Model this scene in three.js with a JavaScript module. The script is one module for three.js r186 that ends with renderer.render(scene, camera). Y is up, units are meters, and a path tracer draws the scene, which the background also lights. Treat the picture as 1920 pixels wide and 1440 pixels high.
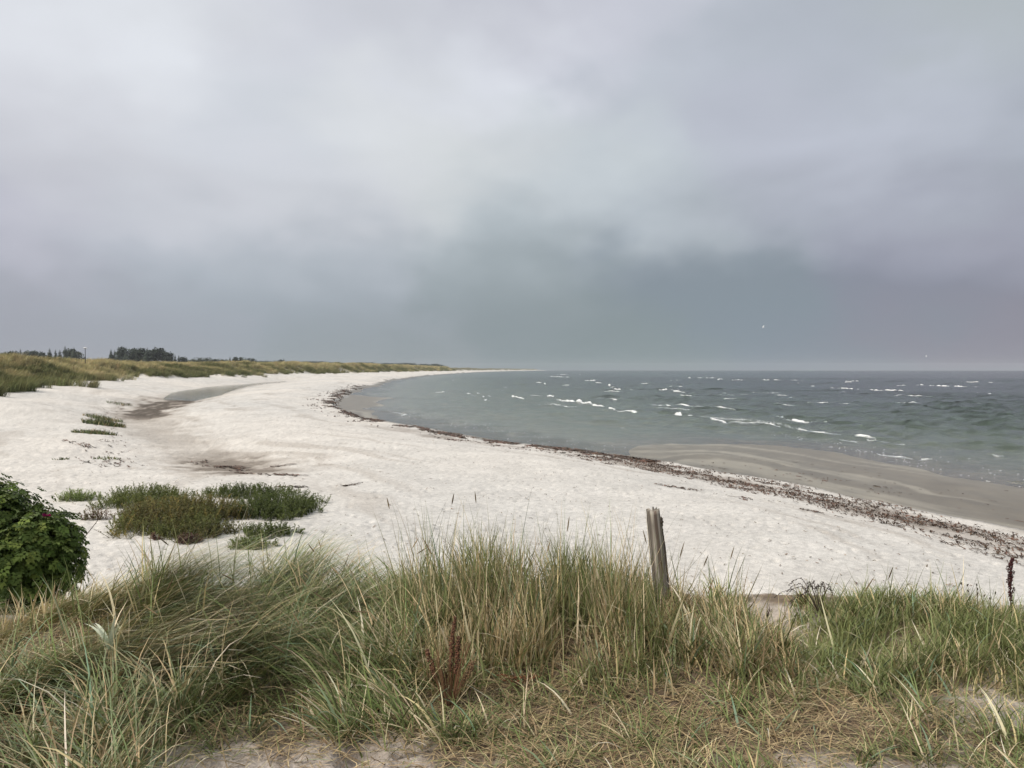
import * as THREE from 'three';
import { mergeGeometries } from 'three/addons/utils/BufferGeometryUtils.js';

// ---------------------------------------------------------------- camera, sky, sun, exposure
const scene = new THREE.Scene();
const camera = new THREE.PerspectiveCamera(53.1, 4 / 3, 0.1, 30000);
camera.position.set(0, 5, 0);
camera.lookAt(0, 5 - 0.01872 * 100, -100);

const renderer = new THREE.WebGLRenderer({ antialias: true });
renderer.toneMapping = THREE.LinearToneMapping;
const EXPOSURE = 2.1;
renderer.toneMappingExposure = EXPOSURE;
renderer.shadowMap.enabled = true;

const sun = new THREE.DirectionalLight(0xfff4e6, 1.5);
sun.name = 'sun';
sun.position.set(-120, 150, 40);
sun.target.position.set(0, 0, -40);
sun.castShadow = true;
sun.shadow.radius = 45;
Object.assign(sun.shadow.camera, { left: -160, right: 160, top: 160, bottom: -160, near: 1, far: 600 });
sun.shadow.mapSize.set(4096, 4096);
scene.add(sun, sun.target);

// ---------------------------------------------------------------- chance and noise
function rng(seed) {
  let a = seed >>> 0;
  return () => { a |= 0; a = (a + 0x6d2b79f5) | 0; let t = Math.imul(a ^ (a >>> 15), 1 | a); t = (t + Math.imul(t ^ (t >>> 7), 61 | t)) ^ t; return ((t ^ (t >>> 14)) >>> 0) / 4294967296; };
}
function hash(i, j) { let h = Math.imul(i, 374761393) + Math.imul(j, 668265263) | 0; h = Math.imul(h ^ (h >>> 13), 1274126177); return ((h ^ (h >>> 16)) >>> 0) / 4294967296; }
function vnoise(x, y) {
  const i = Math.floor(x), j = Math.floor(y), fx = x - i, fy = y - j, u = fx * fx * fx * (fx * (fx * 6 - 15) + 10), v = fy * fy * fy * (fy * (fy * 6 - 15) + 10);
  const a = hash(i, j), b = hash(i + 1, j), c = hash(i, j + 1), d = hash(i + 1, j + 1);
  return (a + (b - a) * u + (c - a) * v + (a - b - c + d) * u * v) * 2 - 1;
}
function fbm(x, y, n = 4) { let s = 0, a = 0.5; for (let k = 0; k < n; k++) { s += a * vnoise(x, y); const t = x * 1.6 + y * 1.2; y = y * 1.6 - x * 1.2 + 5.3; x = t + 17.7; a *= 0.5; } return s; }
const clamp = (x, a = 0, b = 1) => Math.min(b, Math.max(a, x));
const smooth = (a, b, x) => { const t = clamp((x - a) / (b - a)); return t * t * (3 - 2 * t); };
const mix = (a, b, t) => a + (b - a) * t;
const lin = (c) => (c /= 255) <= 0.04045 ? c / 12.92 : ((c + 0.055) / 1.055) ** 2.4;

// ---------------------------------------------------------------- the overcast sky
{
  const W = 1536, H = 768, data = new Float32Array(W * H * 4);
  // cloud tones: bearing (degrees, right positive), height (degrees), sRGB
  const tones = [
    [-33, 20, 216, 219, 226], [-26, 21.5, 224, 228, 235], [-31, 15, 203, 205, 213], [-24, 18, 214, 217, 224], [-17, 17, 200, 205, 213], [-11, 17.5, 214, 218, 223],
    [0, 21, 222, 226, 235], [1, 25, 192, 194, 205], [6, 23, 196, 199, 211], [-9, 24, 203, 206, 215], [-20, 25, 214, 217, 223], [-32, 26, 209, 212, 216], [14, 21, 180, 187, 198], [21, 20, 173, 180, 191], [30, 20, 172, 180, 185],
    [27, 15.5, 196, 201, 215], [32, 14, 166, 173, 184], [17, 16.5, 180, 185, 198], [24, 14, 186, 191, 205], [9.5, 16, 194, 203, 209], [0, 15, 206, 211, 216], [0, 11, 183, 193, 200], [0, 7.4, 155, 166, 172],
    [0, 3.5, 141, 153, 158], [14, 7, 141, 153, 164], [16, 5, 127, 141, 150], [21, 3, 123, 136, 147], [27, 7.6, 146, 151, 168], [29, 4.6, 130, 135, 149], [32, 2, 142, 140, 153], [25, 0.6, 130, 137, 148], [33, 0, 141, 138, 149],
    [6, 0.6, 134, 148, 151], [-25, 6.5, 174, 183, 193], [-32, 8.5, 188, 189, 202], [-25, 10.5, 197, 201, 210], [-32, 3, 162, 166, 177], [-25, 2.5, 159, 166, 175], [-14, 3.5, 158, 168, 177], [-31, 1, 161, 164, 173],
    [-12, 0.5, 148, 157, 161], [-14, 8, 176, 184, 193], [-13, 13, 205, 208, 216], [-30, 12, 203, 205, 214], [12, 11.5, 178, 187, 195], [22, 10.5, 167, 173, 186], [-19.5, 16.8, 195, 201, 211], [-10.2, 18, 217, 220, 224], [-14, 15.9, 208, 212, 218], [-5.5, 14.8, 210, 214, 216], [-15.5, 23, 203, 206, 216], [11.4, 18.5, 190, 196, 208],
    [18, 16.6, 184, 188, 202], [22.6, 17.4, 180, 186, 199], [25.6, 16.6, 193, 199, 213], [31, 13.1, 165, 172, 184], [29.8, 16, 174, 181, 193], [20.5, 13.2, 185, 191, 204], [27.2, 10.3, 172, 176, 191], [32.5, 8.8, 160, 162, 177], [5.5, 14, 197, 205, 211], [-5, 20, 212, 216, 224], [-22, 14, 212, 214, 222],
  ].map(([a, e, r, g, b]) => [a, e, ...[r, g, b].map((v) => lin(mix(v, (r + g + b) / 3 + (v === b ? 4 : v === r ? -3 : 0), 0.1)))]);
  const steps = [[0, 146, 151, 159], [4, 146, 153, 161], [9, 160, 167, 176], [14, 174, 180, 189], [22, 190, 195, 203], [35, 208, 212, 218], [60, 230, 232, 236], [90, 240, 241, 243]];
  for (let row = 0; row < H; row++) for (let col = 0; col < W; col++) {
    const el = Math.max(0, ((row + 0.5) / H - 0.5) * 180), around = ((col + 0.5) / W - 0.5) * 2 * Math.PI;
    let az = (around + Math.PI / 2) * 180 / Math.PI; if (az > 180) az -= 360; if (az < -180) az += 360;
    const ce = Math.cos(el * Math.PI / 180), dx = ce * Math.cos(around), dz = ce * Math.sin(around), dy = Math.sin(el * Math.PI / 180);
    // flat cloud deck, so that cloud forms flatten towards the horizon
    const px = dx / (dy + 0.16), pz = dz / (dy + 0.16);
    const warp = fbm(px * 0.7 + 3, pz * 0.7 - 8, 3);
    const cloud = fbm(px * 1.1 + warp * 1.5, pz * 1.1 - warp, 5) + 0.7 * fbm(px * 3.1 + warp * 3, pz * 3.1, 6);
    let k = 0; while (k < steps.length - 2 && steps[k + 1][0] < el) k++;
    const f = smooth(steps[k][0], steps[k + 1][0], el), side = 1 - 0.13 * Math.sin(az * Math.PI / 180) * ce;
    const base = [1, 2, 3].map((c) => mix(lin(steps[k][c]), lin(steps[k + 1][c]), f) * side);
    let w = 0.004, s = base.map((c) => c * w);
    const ja = az + fbm(az * 0.2, el * 0.34 + 4, 6) * 4.4, je = el + fbm(az * 0.17 + 9, el * 0.32, 6) * 2.6 * smooth(0, 8, el);
    for (const t of tones) { const a = (ja - t[0]) / 3.7, e = (je - t[1]) / 2.1, g = Math.exp(-0.5 * (a * a + e * e)); w += g; s[0] += g * t[2]; s[1] += g * t[3]; s[2] += g * t[4]; }
    const grain = 1 + cloud * 0.1 * smooth(2, 14, el);
    for (let c = 0; c < 3; c++) data[(row * W + col) * 4 + c] = s[c] / w * grain / EXPOSURE;
    data[(row * W + col) * 4 + 3] = 1;
  }
  const sky = new THREE.DataTexture(data, W, H, THREE.RGBAFormat, THREE.FloatType);
  sky.mapping = THREE.EquirectangularReflectionMapping;
  sky.magFilter = sky.minFilter = THREE.LinearFilter;
  sky.colorSpace = THREE.LinearSRGBColorSpace;
  sky.needsUpdate = true;
  scene.background = sky;
  scene.environment = sky;
}
scene.fog = new THREE.FogExp2(0xdfe5ea, 0.00009);

// ---------------------------------------------------------------- helpers
const taken = new Set();
function numbered(name) { let n = name, k = 0; while (taken.has(n)) n = name + '_' + String(++k).padStart(3, '0'); taken.add(n); return n; }
function tag(o, label, category, group, kind) {
  if (label) o.userData.label = label;
  if (category) o.userData.category = category;
  if (group) o.userData.group = group;
  if (kind) o.userData.kind = kind;
  return o;
}
function shade(o) { o.traverse((m) => { if (m.isMesh) m.castShadow = m.receiveShadow = true; }); return o; }
function top(o, name) { o.name = numbered(name); scene.add(shade(o)); return o; }
function part(parent, name, geometry, material, label) { const m = new THREE.Mesh(geometry, material); m.name = name; if (label) m.userData.label = label; m.castShadow = m.receiveShadow = true; parent.add(m); return m; }
const ORD = ['first', 'second', 'third', 'fourth', 'fifth', 'sixth', 'seventh', 'eighth', 'ninth', 'tenth', 'eleventh', 'twelfth', 'thirteenth', 'fourteenth', 'fifteenth', 'sixteenth', 'seventeenth', 'eighteenth', 'nineteenth', 'twentieth', 'twenty-first', 'twenty-second'];

/** Collects triangles with colours; every face is its own. */
class Soup {
  constructor() { this.p = []; this.n = []; this.c = []; this.i = []; }
  vert(x, y, z, nx, ny, nz, c) { this.p.push(x, y, z); this.n.push(nx, ny, nz); this.c.push(c[0], c[1], c[2]); return this.p.length / 3 - 1; }
  tri(a, b, c) { this.i.push(a, b, c); }
  quad(a, b, c, d) { this.i.push(a, b, c, a, c, d); }
  /** a flat leaf from p along d (unit), side s (unit), length l, width w, folded by f */
  leaf(p, d, s, l, w, col, f = 0.25, droop = 0) {
    const n = [d[1] * s[2] - d[2] * s[1], d[2] * s[0] - d[0] * s[2], d[0] * s[1] - d[1] * s[0]], at = (u, v, h) => this.vert(p[0] + d[0] * u + s[0] * v + n[0] * h, p[1] + d[1] * u + s[1] * v + n[1] * h - droop * u * u / l, p[2] + d[2] * u + s[2] * v + n[2] * h, n[0] + s[0] * v / w * f, n[1] + s[1] * v / w * f, n[2] + s[2] * v / w * f, col);
    const a = at(0, 0, 0), b = at(l * 0.45, w / 2, f * w / 2), c = at(l, 0, 0), e = at(l * 0.45, -w / 2, f * w / 2);
    this.tri(a, c, b); this.tri(a, e, c);
  }
  /** a ribbon along points pts ([x,y,z]), widths ws, side vectors s */
  ribbon(pts, ws, s, cols) {
    const m = pts.length; let pa = -1, pb = -1;
    for (let k = 0; k < m; k++) {
      const q = pts[Math.max(0, k - 1)], r = pts[Math.min(m - 1, k + 1)], t = [r[0] - q[0], r[1] - q[1], r[2] - q[2]];
      let n = [s[1] * t[2] - s[2] * t[1], s[2] * t[0] - s[0] * t[2], s[0] * t[1] - s[1] * t[0]]; const l = Math.hypot(...n) || 1; n = n.map((x) => x / l);
      const c = Array.isArray(cols[0]) ? cols[Math.min(k, cols.length - 1)] : cols, h = ws[k] / 2, p = pts[k];
      if (k === m - 1) { const a = this.vert(p[0], p[1], p[2], n[0], n[1], n[2], c); this.tri(pa, pb, a); }
      else {
        const a = this.vert(p[0] - s[0] * h, p[1] - s[1] * h, p[2] - s[2] * h, n[0], n[1], n[2], c), b = this.vert(p[0] + s[0] * h, p[1] + s[1] * h, p[2] + s[2] * h, n[0], n[1], n[2], c);
        if (k) this.quad(pa, pb, b, a);
        pa = a; pb = b;
      }
    }
  }
  /** a tapered tube through pts with radii rs */
  tube(pts, rs, col, sides = 5) {
    const m = pts.length; let prev = null;
    for (let k = 0; k < m; k++) {
      const q = pts[Math.max(0, k - 1)], r = pts[Math.min(m - 1, k + 1)]; let t = [r[0] - q[0], r[1] - q[1], r[2] - q[2]]; const l = Math.hypot(...t) || 1; t = t.map((x) => x / l);
      const up = Math.abs(t[1]) > 0.8 ? [1, 0, 0] : [0, 1, 0]; let a = [t[1] * up[2] - t[2] * up[1], t[2] * up[0] - t[0] * up[2], t[0] * up[1] - t[1] * up[0]]; const al = Math.hypot(...a); a = a.map((x) => x / al);
      const b = [t[1] * a[2] - t[2] * a[1], t[2] * a[0] - t[0] * a[2], t[0] * a[1] - t[1] * a[0]], ring = [];
      for (let j = 0; j < sides; j++) { const w = j / sides * Math.PI * 2, c = Math.cos(w), s = Math.sin(w), n = [a[0] * c + b[0] * s, a[1] * c + b[1] * s, a[2] * c + b[2] * s]; ring.push(this.vert(pts[k][0] + n[0] * rs[k], pts[k][1] + n[1] * rs[k], pts[k][2] + n[2] * rs[k], ...n, Array.isArray(col[0]) ? col[k] : col)); }
      if (prev) for (let j = 0; j < sides; j++) this.quad(prev[j], prev[(j + 1) % sides], ring[(j + 1) % sides], ring[j]);
      prev = ring;
    }
  }
  /** a small rough lump */
  lump(x, y, z, rx, ry, rz, col, r) {
    const t = [[1, 0, 0], [-1, 0, 0], [0, 1, 0], [0, -1, 0], [0, 0, 1], [0, 0, -1]].map(([a, b, c]) => { const k = 0.75 + 0.5 * r(); return this.vert(x + a * rx * k, y + b * ry * k, z + c * rz * k, a, b, c, col); });
    for (const [a, b, c] of [[0, 2, 4], [4, 2, 1], [1, 2, 5], [5, 2, 0], [4, 3, 0], [1, 3, 4], [5, 3, 1], [0, 3, 5]]) this.tri(t[a], t[b], t[c]);
  }
  build() {
    const g = new THREE.BufferGeometry();
    g.setAttribute('position', new THREE.Float32BufferAttribute(this.p, 3)); g.setAttribute('normal', new THREE.Float32BufferAttribute(this.n, 3)); g.setAttribute('color', new THREE.Float32BufferAttribute(this.c, 3));
    g.setIndex(new THREE.BufferAttribute(new Uint32Array(this.i), 1));
    return g;
  }
}
function tint(c, r, k = 0.2) { const f = 1 + (r() - 0.5) * 2 * k; return c.map((x) => x * f * (1 + (r() - 0.5) * k * 0.4)); }
function mixc(a, b, t) { return [mix(a[0], b[0], t), mix(a[1], b[1], t), mix(a[2], b[2], t)]; }

// ---------------------------------------------------------------- the lie of the land (x to the right, d = metres ahead = -z)
const SHORE = [[26, -20], [20, 4], [17, 14], [15.6, 19], [14.8, 22.2], [13.5, 26.3], [11.7, 31.3], [8.7, 37], [6.9, 39.7], [4.2, 43.6], [-2.1, 51], [-7.7, 62], [-13, 72], [-20.5, 92], [-25.8, 112], [-34, 158], [-46, 246], [-56, 349], [-66, 500], [-72, 663], [-76, 1000], [-66, 1658], [-20, 2500], [80, 3600], [260, 5000], [700, 9000]];
const FOOT = [[-40, -40], [-44, 20], [-48, 60], [-57, 82], [-66, 102], [-76, 124], [-87, 150], [-93, 175], [-98, 205], [-100, 235], [-104, 300], [-110, 400], [-118, 600], [-122, 1000], [-110, 1658], [-64, 2500], [34, 3600], [210, 5000], [640, 9000]];
const RUNNEL = [[-8, 26, 1.08, 3.2], [-12, 32, 1.0, 3.2], [-20, 45, 0.86, 3.6], [-30, 62, 0.7, 4.5], [-39, 82, 0.52, 4.6], [-52, 122, 0.22, 8], [-62, 155, 0.12, 12], [-71, 190, 0.1, 14], [-78, 230, 0.1, 13], [-86, 290, 0.15, 9], [-96, 340, 0.8, 6]];
/** signed distance to a line (positive on its left, inland), distance ahead at the nearest point, and index + share along it */
function side(line, x, d) {
  let best = 1e18, sign = 1, at = 0;
  for (let k = 0; k < line.length - 1; k++) {
    const a = line[k], b = line[k + 1], ex = b[0] - a[0], ed = b[1] - a[1], t = clamp(((x - a[0]) * ex + (d - a[1]) * ed) / (ex * ex + ed * ed)), qx = x - a[0] - ex * t, qd = d - a[1] - ed * t, q = qx * qx + qd * qd;
    if (q < best) { best = q; sign = ex * qd - ed * qx >= 0 ? 1 : -1; at = k + t; }
  }
  return [Math.sqrt(best) * sign, at];
}
function along(line, at, c) { const k = Math.min(line.length - 2, Math.floor(at)); return mix(line[k][c], line[k + 1][c], at - k); }
const BAR = [[40, -10], [30, 8], [24.5, 22], [22.2, 32], [21.4, 38], [20.4, 45], [19.4, 51], [14, 55], [10.3, 52], [9.2, 48], [8.8, 44], [9, 39], [12, 31], [14.5, 22], [18, 8], [26, -10]];
const SPIT = [[-15, 75], [-13.6, 83], [-15, 93], [-18.5, 99], [-16.5, 106], [-20, 118], [-20.5, 136], [-29, 150], [-36, 158], [-27, 112], [-21, 92]];
function inside(poly, x, d) {
  let inn = false, best = 1e18;
  for (let k = 0, j = poly.length - 1; k < poly.length; j = k++) {
    const [ax, ad] = poly[j], [bx, bd] = poly[k];
    if ((ad > d) !== (bd > d) && x < (bx - ax) * (d - ad) / (bd - ad) + ax) inn = !inn;
    const ex = bx - ax, ed = bd - ad, t = clamp(((x - ax) * ex + (d - ad) * ed) / (ex * ex + ed * ed)), q = (x - ax - ex * t) ** 2 + (d - ad - ed * t) ** 2;
    if (q < best) best = q;
  }
  return Math.sqrt(best) * (inn ? 1 : -1);
}
function nearDune(x, d) {
  const g = (cx, cd, sx, sd) => Math.exp(-(((x - cx) / sx) ** 2) - ((d - cd) / sd) ** 2);
  return 3.33 + 0.22 * g(-2.2, 4.9, 1.3, 0.75) + 0.12 * g(0.1, 4.6, 1.0, 0.6) + 0.06 * g(2.7, 4.85, 1.0, 0.6) - 0.2 * g(1.74, 5.2, 0.3, 0.8) - 0.16 * smooth(2.5, 3.6, x) - 0.28 * smooth(-2.3, -3.9, x) + fbm(x * 0.9, d * 0.9 + 20, 3) * 0.1;
}
/** everything about a spot of ground */
function spot(x, d, fine = true) {
  const [s0, sAt] = side(SHORE, x, d), far = smooth(60, 260, Math.hypot(x, d));
  const s = s0 + fbm(x * 0.06 + 4, d * 0.06, 3) * mix(1.2, 5, far) + fbm(x * 0.5, d * 0.5, 2) * 0.5 * (1 - far);
  let y;
  if (s > 0) y = 0.38 + 0.95 * smooth(-1, 11, s) + 0.12 * smooth(10, 30, s);
  else y = Math.max(-3.6, 0.38 - 0.5 * smooth(0, 3.4, -s) - 0.028 * -s);
  let bar = 0;
  if (d < 70 && d > -12 && s < 8) { const q = inside(BAR, x, d) + fbm(x * 0.25, d * 0.12 + 7, 3) * 2; bar = smooth(-7.5, 3, q); if (s < 0) y = mix(y, 0.05 + 0.016 * clamp(12 + s, -6, 12) + fbm(x * 0.22 + 3, d * 0.1, 3) * 0.07, bar); }
  if (d > 65 && d < 170 && s < 6) { const q = inside(SPIT, x, d) + fbm(x * 0.2, d * 0.08, 3) * 2; const m = smooth(-2.5, 2, q); bar = Math.max(bar, m); if (s < 0) y = mix(y, 0.09 + fbm(x * 0.25, d * 0.09, 2) * 0.05, m); }
  const [q, rAt] = side(RUNNEL, x, d), rw = along(RUNNEL, rAt, 3), ends = smooth(0, 0.8, rAt) * (1 - smooth(9.2, 10, rAt)), run = Math.exp(-((q / rw) ** 2)) * ends;
  // the far dunes
  const [f0] = side(FOOT, x, d), D = Math.hypot(x, d);
  const f = f0 + fbm(x * 0.05 + 30, d * 0.05, 3) * 11 + vnoise(x * 0.16, d * 0.12) * 3.4 + vnoise(x * 0.35 + 9, d * 0.22) * 1.6;
  if (f > -25) {
    const high = 5.0 + fbm(x * 0.018, d * 0.012 + 3, 3) * 1.8 + 2.3 * smooth(220, 700, D);
    y += 1.3 * smooth(-22, 1, f) + (high - 1.3) * smooth(-1, 17, f) - 2.3 * smooth(26, 90, f) + (fbm(x * 0.09, d * 0.09, 4) * 1.6) * smooth(2, 14, f);
  }
  if (s > 0) y = mix(y, along(RUNNEL, rAt, 2), run * smooth(2, 7, s) * (1 - smooth(0, 5, f)));
  // the near dune that one stands on
  const edge = 5.25 + fbm(x * 0.35, 3.3, 2) * 0.6, fall = smooth(edge, 10.8, d) , near = 1 - fall;
  if (near > 0) y = mix(y, nearDune(x, d), near);
  let tread = 0;
  if (fine && D < 75 && s > 1 && d > 3) {
    y += fbm(x * 0.55, d * 0.55 + 9, 3) * 0.045 * smooth(3, 9, d);
    // old footprints
    const cell = 0.42, ci = Math.floor(x / cell), cj = Math.floor(d / cell), worn = clamp(0.62 + 0.9 * fbm(x * 0.09 + 50, d * 0.07, 3) + 0.2 * smooth(-8, -20, x));
    for (let i = ci - 1; i <= ci + 1; i++) for (let j = cj - 1; j <= cj + 1; j++) {
      if (hash(i + 900, j) > worn) continue;
      const hx = (i + hash(i, j)) * cell, hd = (j + hash(j + 77, i)) * cell, w = hash(i, j + 500) * 3.14, c = Math.cos(w), sn = Math.sin(w), a = (x - hx) * c + (d - hd) * sn, b = (d - hd) * c - (x - hx) * sn, k = (a / 0.15) ** 2 + (b / 0.09) ** 2;
      if (k < 5) { const dip = Math.exp(-k * 1.4), rim = Math.exp(-((Math.sqrt(k) - 1.35) ** 2) * 7), deep = 0.3 + 0.7 * hash(i + 31, j + 8); y += (rim * 0.02 - dip * 0.065) * deep; tread += dip * deep; }
    }
  }
  return { y, s, bar, q, rAt, run, f, near, D, tread };
}
/** where marram begins on the far dunes */
const marram = (x, d, f) => f - 1.2 + 4 * smooth(240, 120, Math.hypot(x, d)) + fbm(x * 0.1 + 5, d * 0.055, 3) * 6 + fbm(x * 0.45, d * 0.22, 3) * 4.5;
const ground = (x, d) => spot(x, d).y;

const SAND = [0.685, 0.66, 0.615], DAMP = [0.36, 0.31, 0.258], WET = [0.158, 0.133, 0.092], MUD = [0.1, 0.08, 0.06], LITTER = [0.14, 0.1, 0.062], DUNE = [0.17, 0.155, 0.075];
const bareSand = (x, d) => Math.max(Math.exp(-(((x + 0.8) / 0.7) ** 2) - ((d - 3.1) / 0.38) ** 2), Math.exp(-(((x - 2.55) / 0.5) ** 2) - ((d - 3.75) / 0.5) ** 2) * 0.9, Math.exp(-(((x - 1.6) / 0.5) ** 2) - ((d - 3.1) / 0.22) ** 2) * 0.7, Math.exp(-(((x - 1.78) / 0.4) ** 2) - ((d - 5.5) / 0.6) ** 2) * 1.2);
function groundColour(x, d, o) {
  let c = SAND.slice();
  const m = fbm(x * 0.8, d * 0.8, 4), big = fbm(x * 0.07 + 9, d * 0.05, 3), speck = vnoise(x * 9, d * 9);
  let k = 1 + m * 0.14 + big * 0.12 + speck * 0.09;
  c = [c[0] * k * (1 + big * 0.03), c[1] * k, c[2] * k * (1 - big * 0.03)];
  // silt streaks drawn out along the beach by the last high water
  const streak = fbm(o.s * 0.8 + fbm(x * 0.1, d * 0.1, 2) * 3, (x * 0.2 + d) * 0.09, 4);
  if (o.s > 0 && o.D < 400) c = mixc(c, DAMP, smooth(0.18, 0.5, streak) * 0.35 * (1 - smooth(20, 60, o.s)));
  // stained hollow
  if (o.run > 0.02) {
    const run = Math.exp(-((o.q / (along(RUNNEL, o.rAt, 3) * 0.6)) ** 2)), r = fbm(o.q * 1.1 + 5, o.rAt * 9 + fbm(x * 0.4, d * 0.4, 2), 5) * 0.9 + fbm(x * 1.3, d * 0.7, 4) * 0.5, a = o.rAt;
    const pool = smooth(2.9, 3.7, a) * (1 - smooth(4.7, 5.1, a)), hook = smooth(0.05, 0.35, a) * (1 - smooth(1.0, 1.6, a)) * 0.75, rest = 0.3 * smooth(1, 2, a) * (1 - smooth(5.5, 6.5, a));
    c = mixc(c, DAMP, clamp(run * 1.4 + r * 0.7 - 0.1) * clamp(pool + hook + rest + 0.15));
    c = mixc(c, MUD, clamp(smooth(0.45, 1.0, run + r * 0.8) * (pool * 0.95 + hook * 0.75) + rest * 0.5 * smooth(0.5, 1, run + r)));
  }
  // damp foreshore and wet flat
  const wetEdge = o.s + fbm(x * 0.9, d * 0.5, 3) * 0.6;
  if (wetEdge < 7) {
    const band = smooth(1.0, 1.8, wetEdge) * (1 - smooth(3.4, 5.0, wetEdge)) * smooth(75, 45, d);
    c = mixc(c, [0.25, 0.2, 0.16], band * 0.7 * clamp(0.7 + fbm(x * 0.5, d * 0.3, 3) * 1.2));
    c = mixc(c, WET, smooth(0.5, -0.5, wetEdge));
    if (wetEdge < 0) {
      const lines = fbm(o.s * 0.62 + fbm(x * 0.16, d * 0.07, 3) * 2.2 + 3, (d - x * 0.3) * 0.035, 4);
      c = mixc(c, [0.34, 0.31, 0.24], smooth(0.12, 0.34, lines) * 0.7 * o.bar);
      c = mixc(c, [0.37, 0.35, 0.29], smooth(-4, -9, o.s + fbm(x * 0.6, d * 0.4, 4) * 5) * (1 - 0.9 * o.bar)); const gk = 1 + fbm(x * 1.5, d * 0.8, 3) * 0.25; c = c.map((v) => v * gk);
    }
  }
  // under the marram of the far dunes
  if (o.f > -8 && o.D > 60) c = mixc(c, DUNE, smooth(-0.8, 1.2, marram(x, d, o.f)));
  // litter on the near dune
  if (o.near > 0.03) {
    const bare = Math.max(bareSand(x, d), smooth(5.6, 7, d));
    const n = fbm(x * 2.2, d * 2.2, 4) * 0.9 + fbm(x * 11, d * 11, 3) * 0.5;
    const cover = clamp(smooth(0.25, 0.75, 1 - bare + n)) * smooth(0.05, 0.9, o.near);
    const lk = 1 + fbm(x * 16, d * 16, 3) * 0.8;
    c = mixc(mixc(c, [0.4, 0.345, 0.295], 0.85 * smooth(0.3, 0.9, o.near)), LITTER.map((v) => v * lk), cover * 0.92);
  }
  return c;
}

// ---------------------------------------------------------------- textures of grain
function grainTexture(size, height, repeat = 1) {
  const data = new Uint8Array(size * size * 4);
  for (let j = 0; j < size; j++) for (let i = 0; i < size; i++) { const v = clamp(height(i / size, j / size)) * 255; data.set([v, v, v, 255], (j * size + i) * 4); }
  const t = new THREE.DataTexture(data, size, size); t.wrapS = t.wrapT = THREE.RepeatWrapping; t.magFilter = THREE.LinearFilter; t.minFilter = THREE.LinearMipmapLinearFilter; t.generateMipmaps = true; t.repeat.set(repeat, repeat); t.needsUpdate = true;
  return t;
}
/** noise that repeats after n cells */
function ring(u, v, n, seed) {
  const x = u * n, y = v * n, i = Math.floor(x), j = Math.floor(y), fx = x - i, fy = y - j, a = fx * fx * (3 - 2 * fx), b = fy * fy * (3 - 2 * fy), h = (p, q) => hash(((p % n) + n) % n + seed * 131, ((q % n) + n) % n + seed * 17);
  return mix(mix(h(i, j), h(i + 1, j), a), mix(h(i, j + 1), h(i + 1, j + 1), a), b);
}
const sandGrain = grainTexture(1024, (u, v) => 0.34 * ring(u, v, 24, 1) + 0.26 * ring(u, v, 61, 2) + 0.2 * ring(u, v, 150, 3) + 0.2 * ring(u, v, 400, 4));
const rippleGrain = grainTexture(1024, (u, v) => 0.4 * ring(u + 0.04 * ring(u, v, 6, 9), v, 14, 5) + 0.3 * ring(u, v, 37, 6) + 0.2 * ring(u, v, 83, 7) + 0.1 * ring(u, v, 190, 8));

const speckle = grainTexture(1024, (u, v) => 0.82 + 0.3 * (0.3 * ring(u, v, 40, 11) + 0.4 * ring(u, v, 170, 12) + 0.5 * ring(u, v, 420, 13) - 0.2)); speckle.colorSpace = THREE.SRGBColorSpace;
const M = {
  sand: new THREE.MeshStandardMaterial({ vertexColors: true, map: speckle, roughness: 0.95, bumpMap: sandGrain, bumpScale: 0.02 }),
  wet: new THREE.MeshStandardMaterial({ vertexColors: true, roughness: 0.34, bumpMap: sandGrain, bumpScale: 0.006 }),
  sea: new THREE.MeshPhysicalMaterial({ color: 0xffffff, roughness: 0.15, transmission: 1, thickness: 2, ior: 1.33, attenuationColor: new THREE.Color().setRGB(0.71, 0.785, 0.74), attenuationDistance: 1, bumpMap: rippleGrain, bumpScale: 0.085 }),
  pool: new THREE.MeshPhysicalMaterial({ color: 0xffffff, roughness: 0.08, transmission: 1, thickness: 0.3, ior: 1.33, attenuationColor: new THREE.Color().setRGB(0.42, 0.4, 0.3), attenuationDistance: 0.4, bumpMap: rippleGrain, bumpScale: 0.006 }),
  foam: new THREE.MeshStandardMaterial({ color: new THREE.Color().setRGB(0.76, 0.77, 0.77), roughness: 0.8 }),
  blade: new THREE.MeshPhysicalMaterial({ vertexColors: true, roughness: 0.7, specularIntensity: 0.4, transmission: 0.15, thickness: 0 }),
  farBlade: new THREE.MeshStandardMaterial({ vertexColors: true, roughness: 0.8 }),
  leaf: new THREE.MeshPhysicalMaterial({ vertexColors: true, roughness: 0.75, specularIntensity: 0.25, transmission: 0.38, thickness: 0 }),
  dry: new THREE.MeshStandardMaterial({ vertexColors: true, roughness: 0.85 }),
  weed: new THREE.MeshStandardMaterial({ vertexColors: true, roughness: 0.6 }),
  needle: new THREE.MeshStandardMaterial({ vertexColors: true, roughness: 0.9 }),
};

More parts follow.
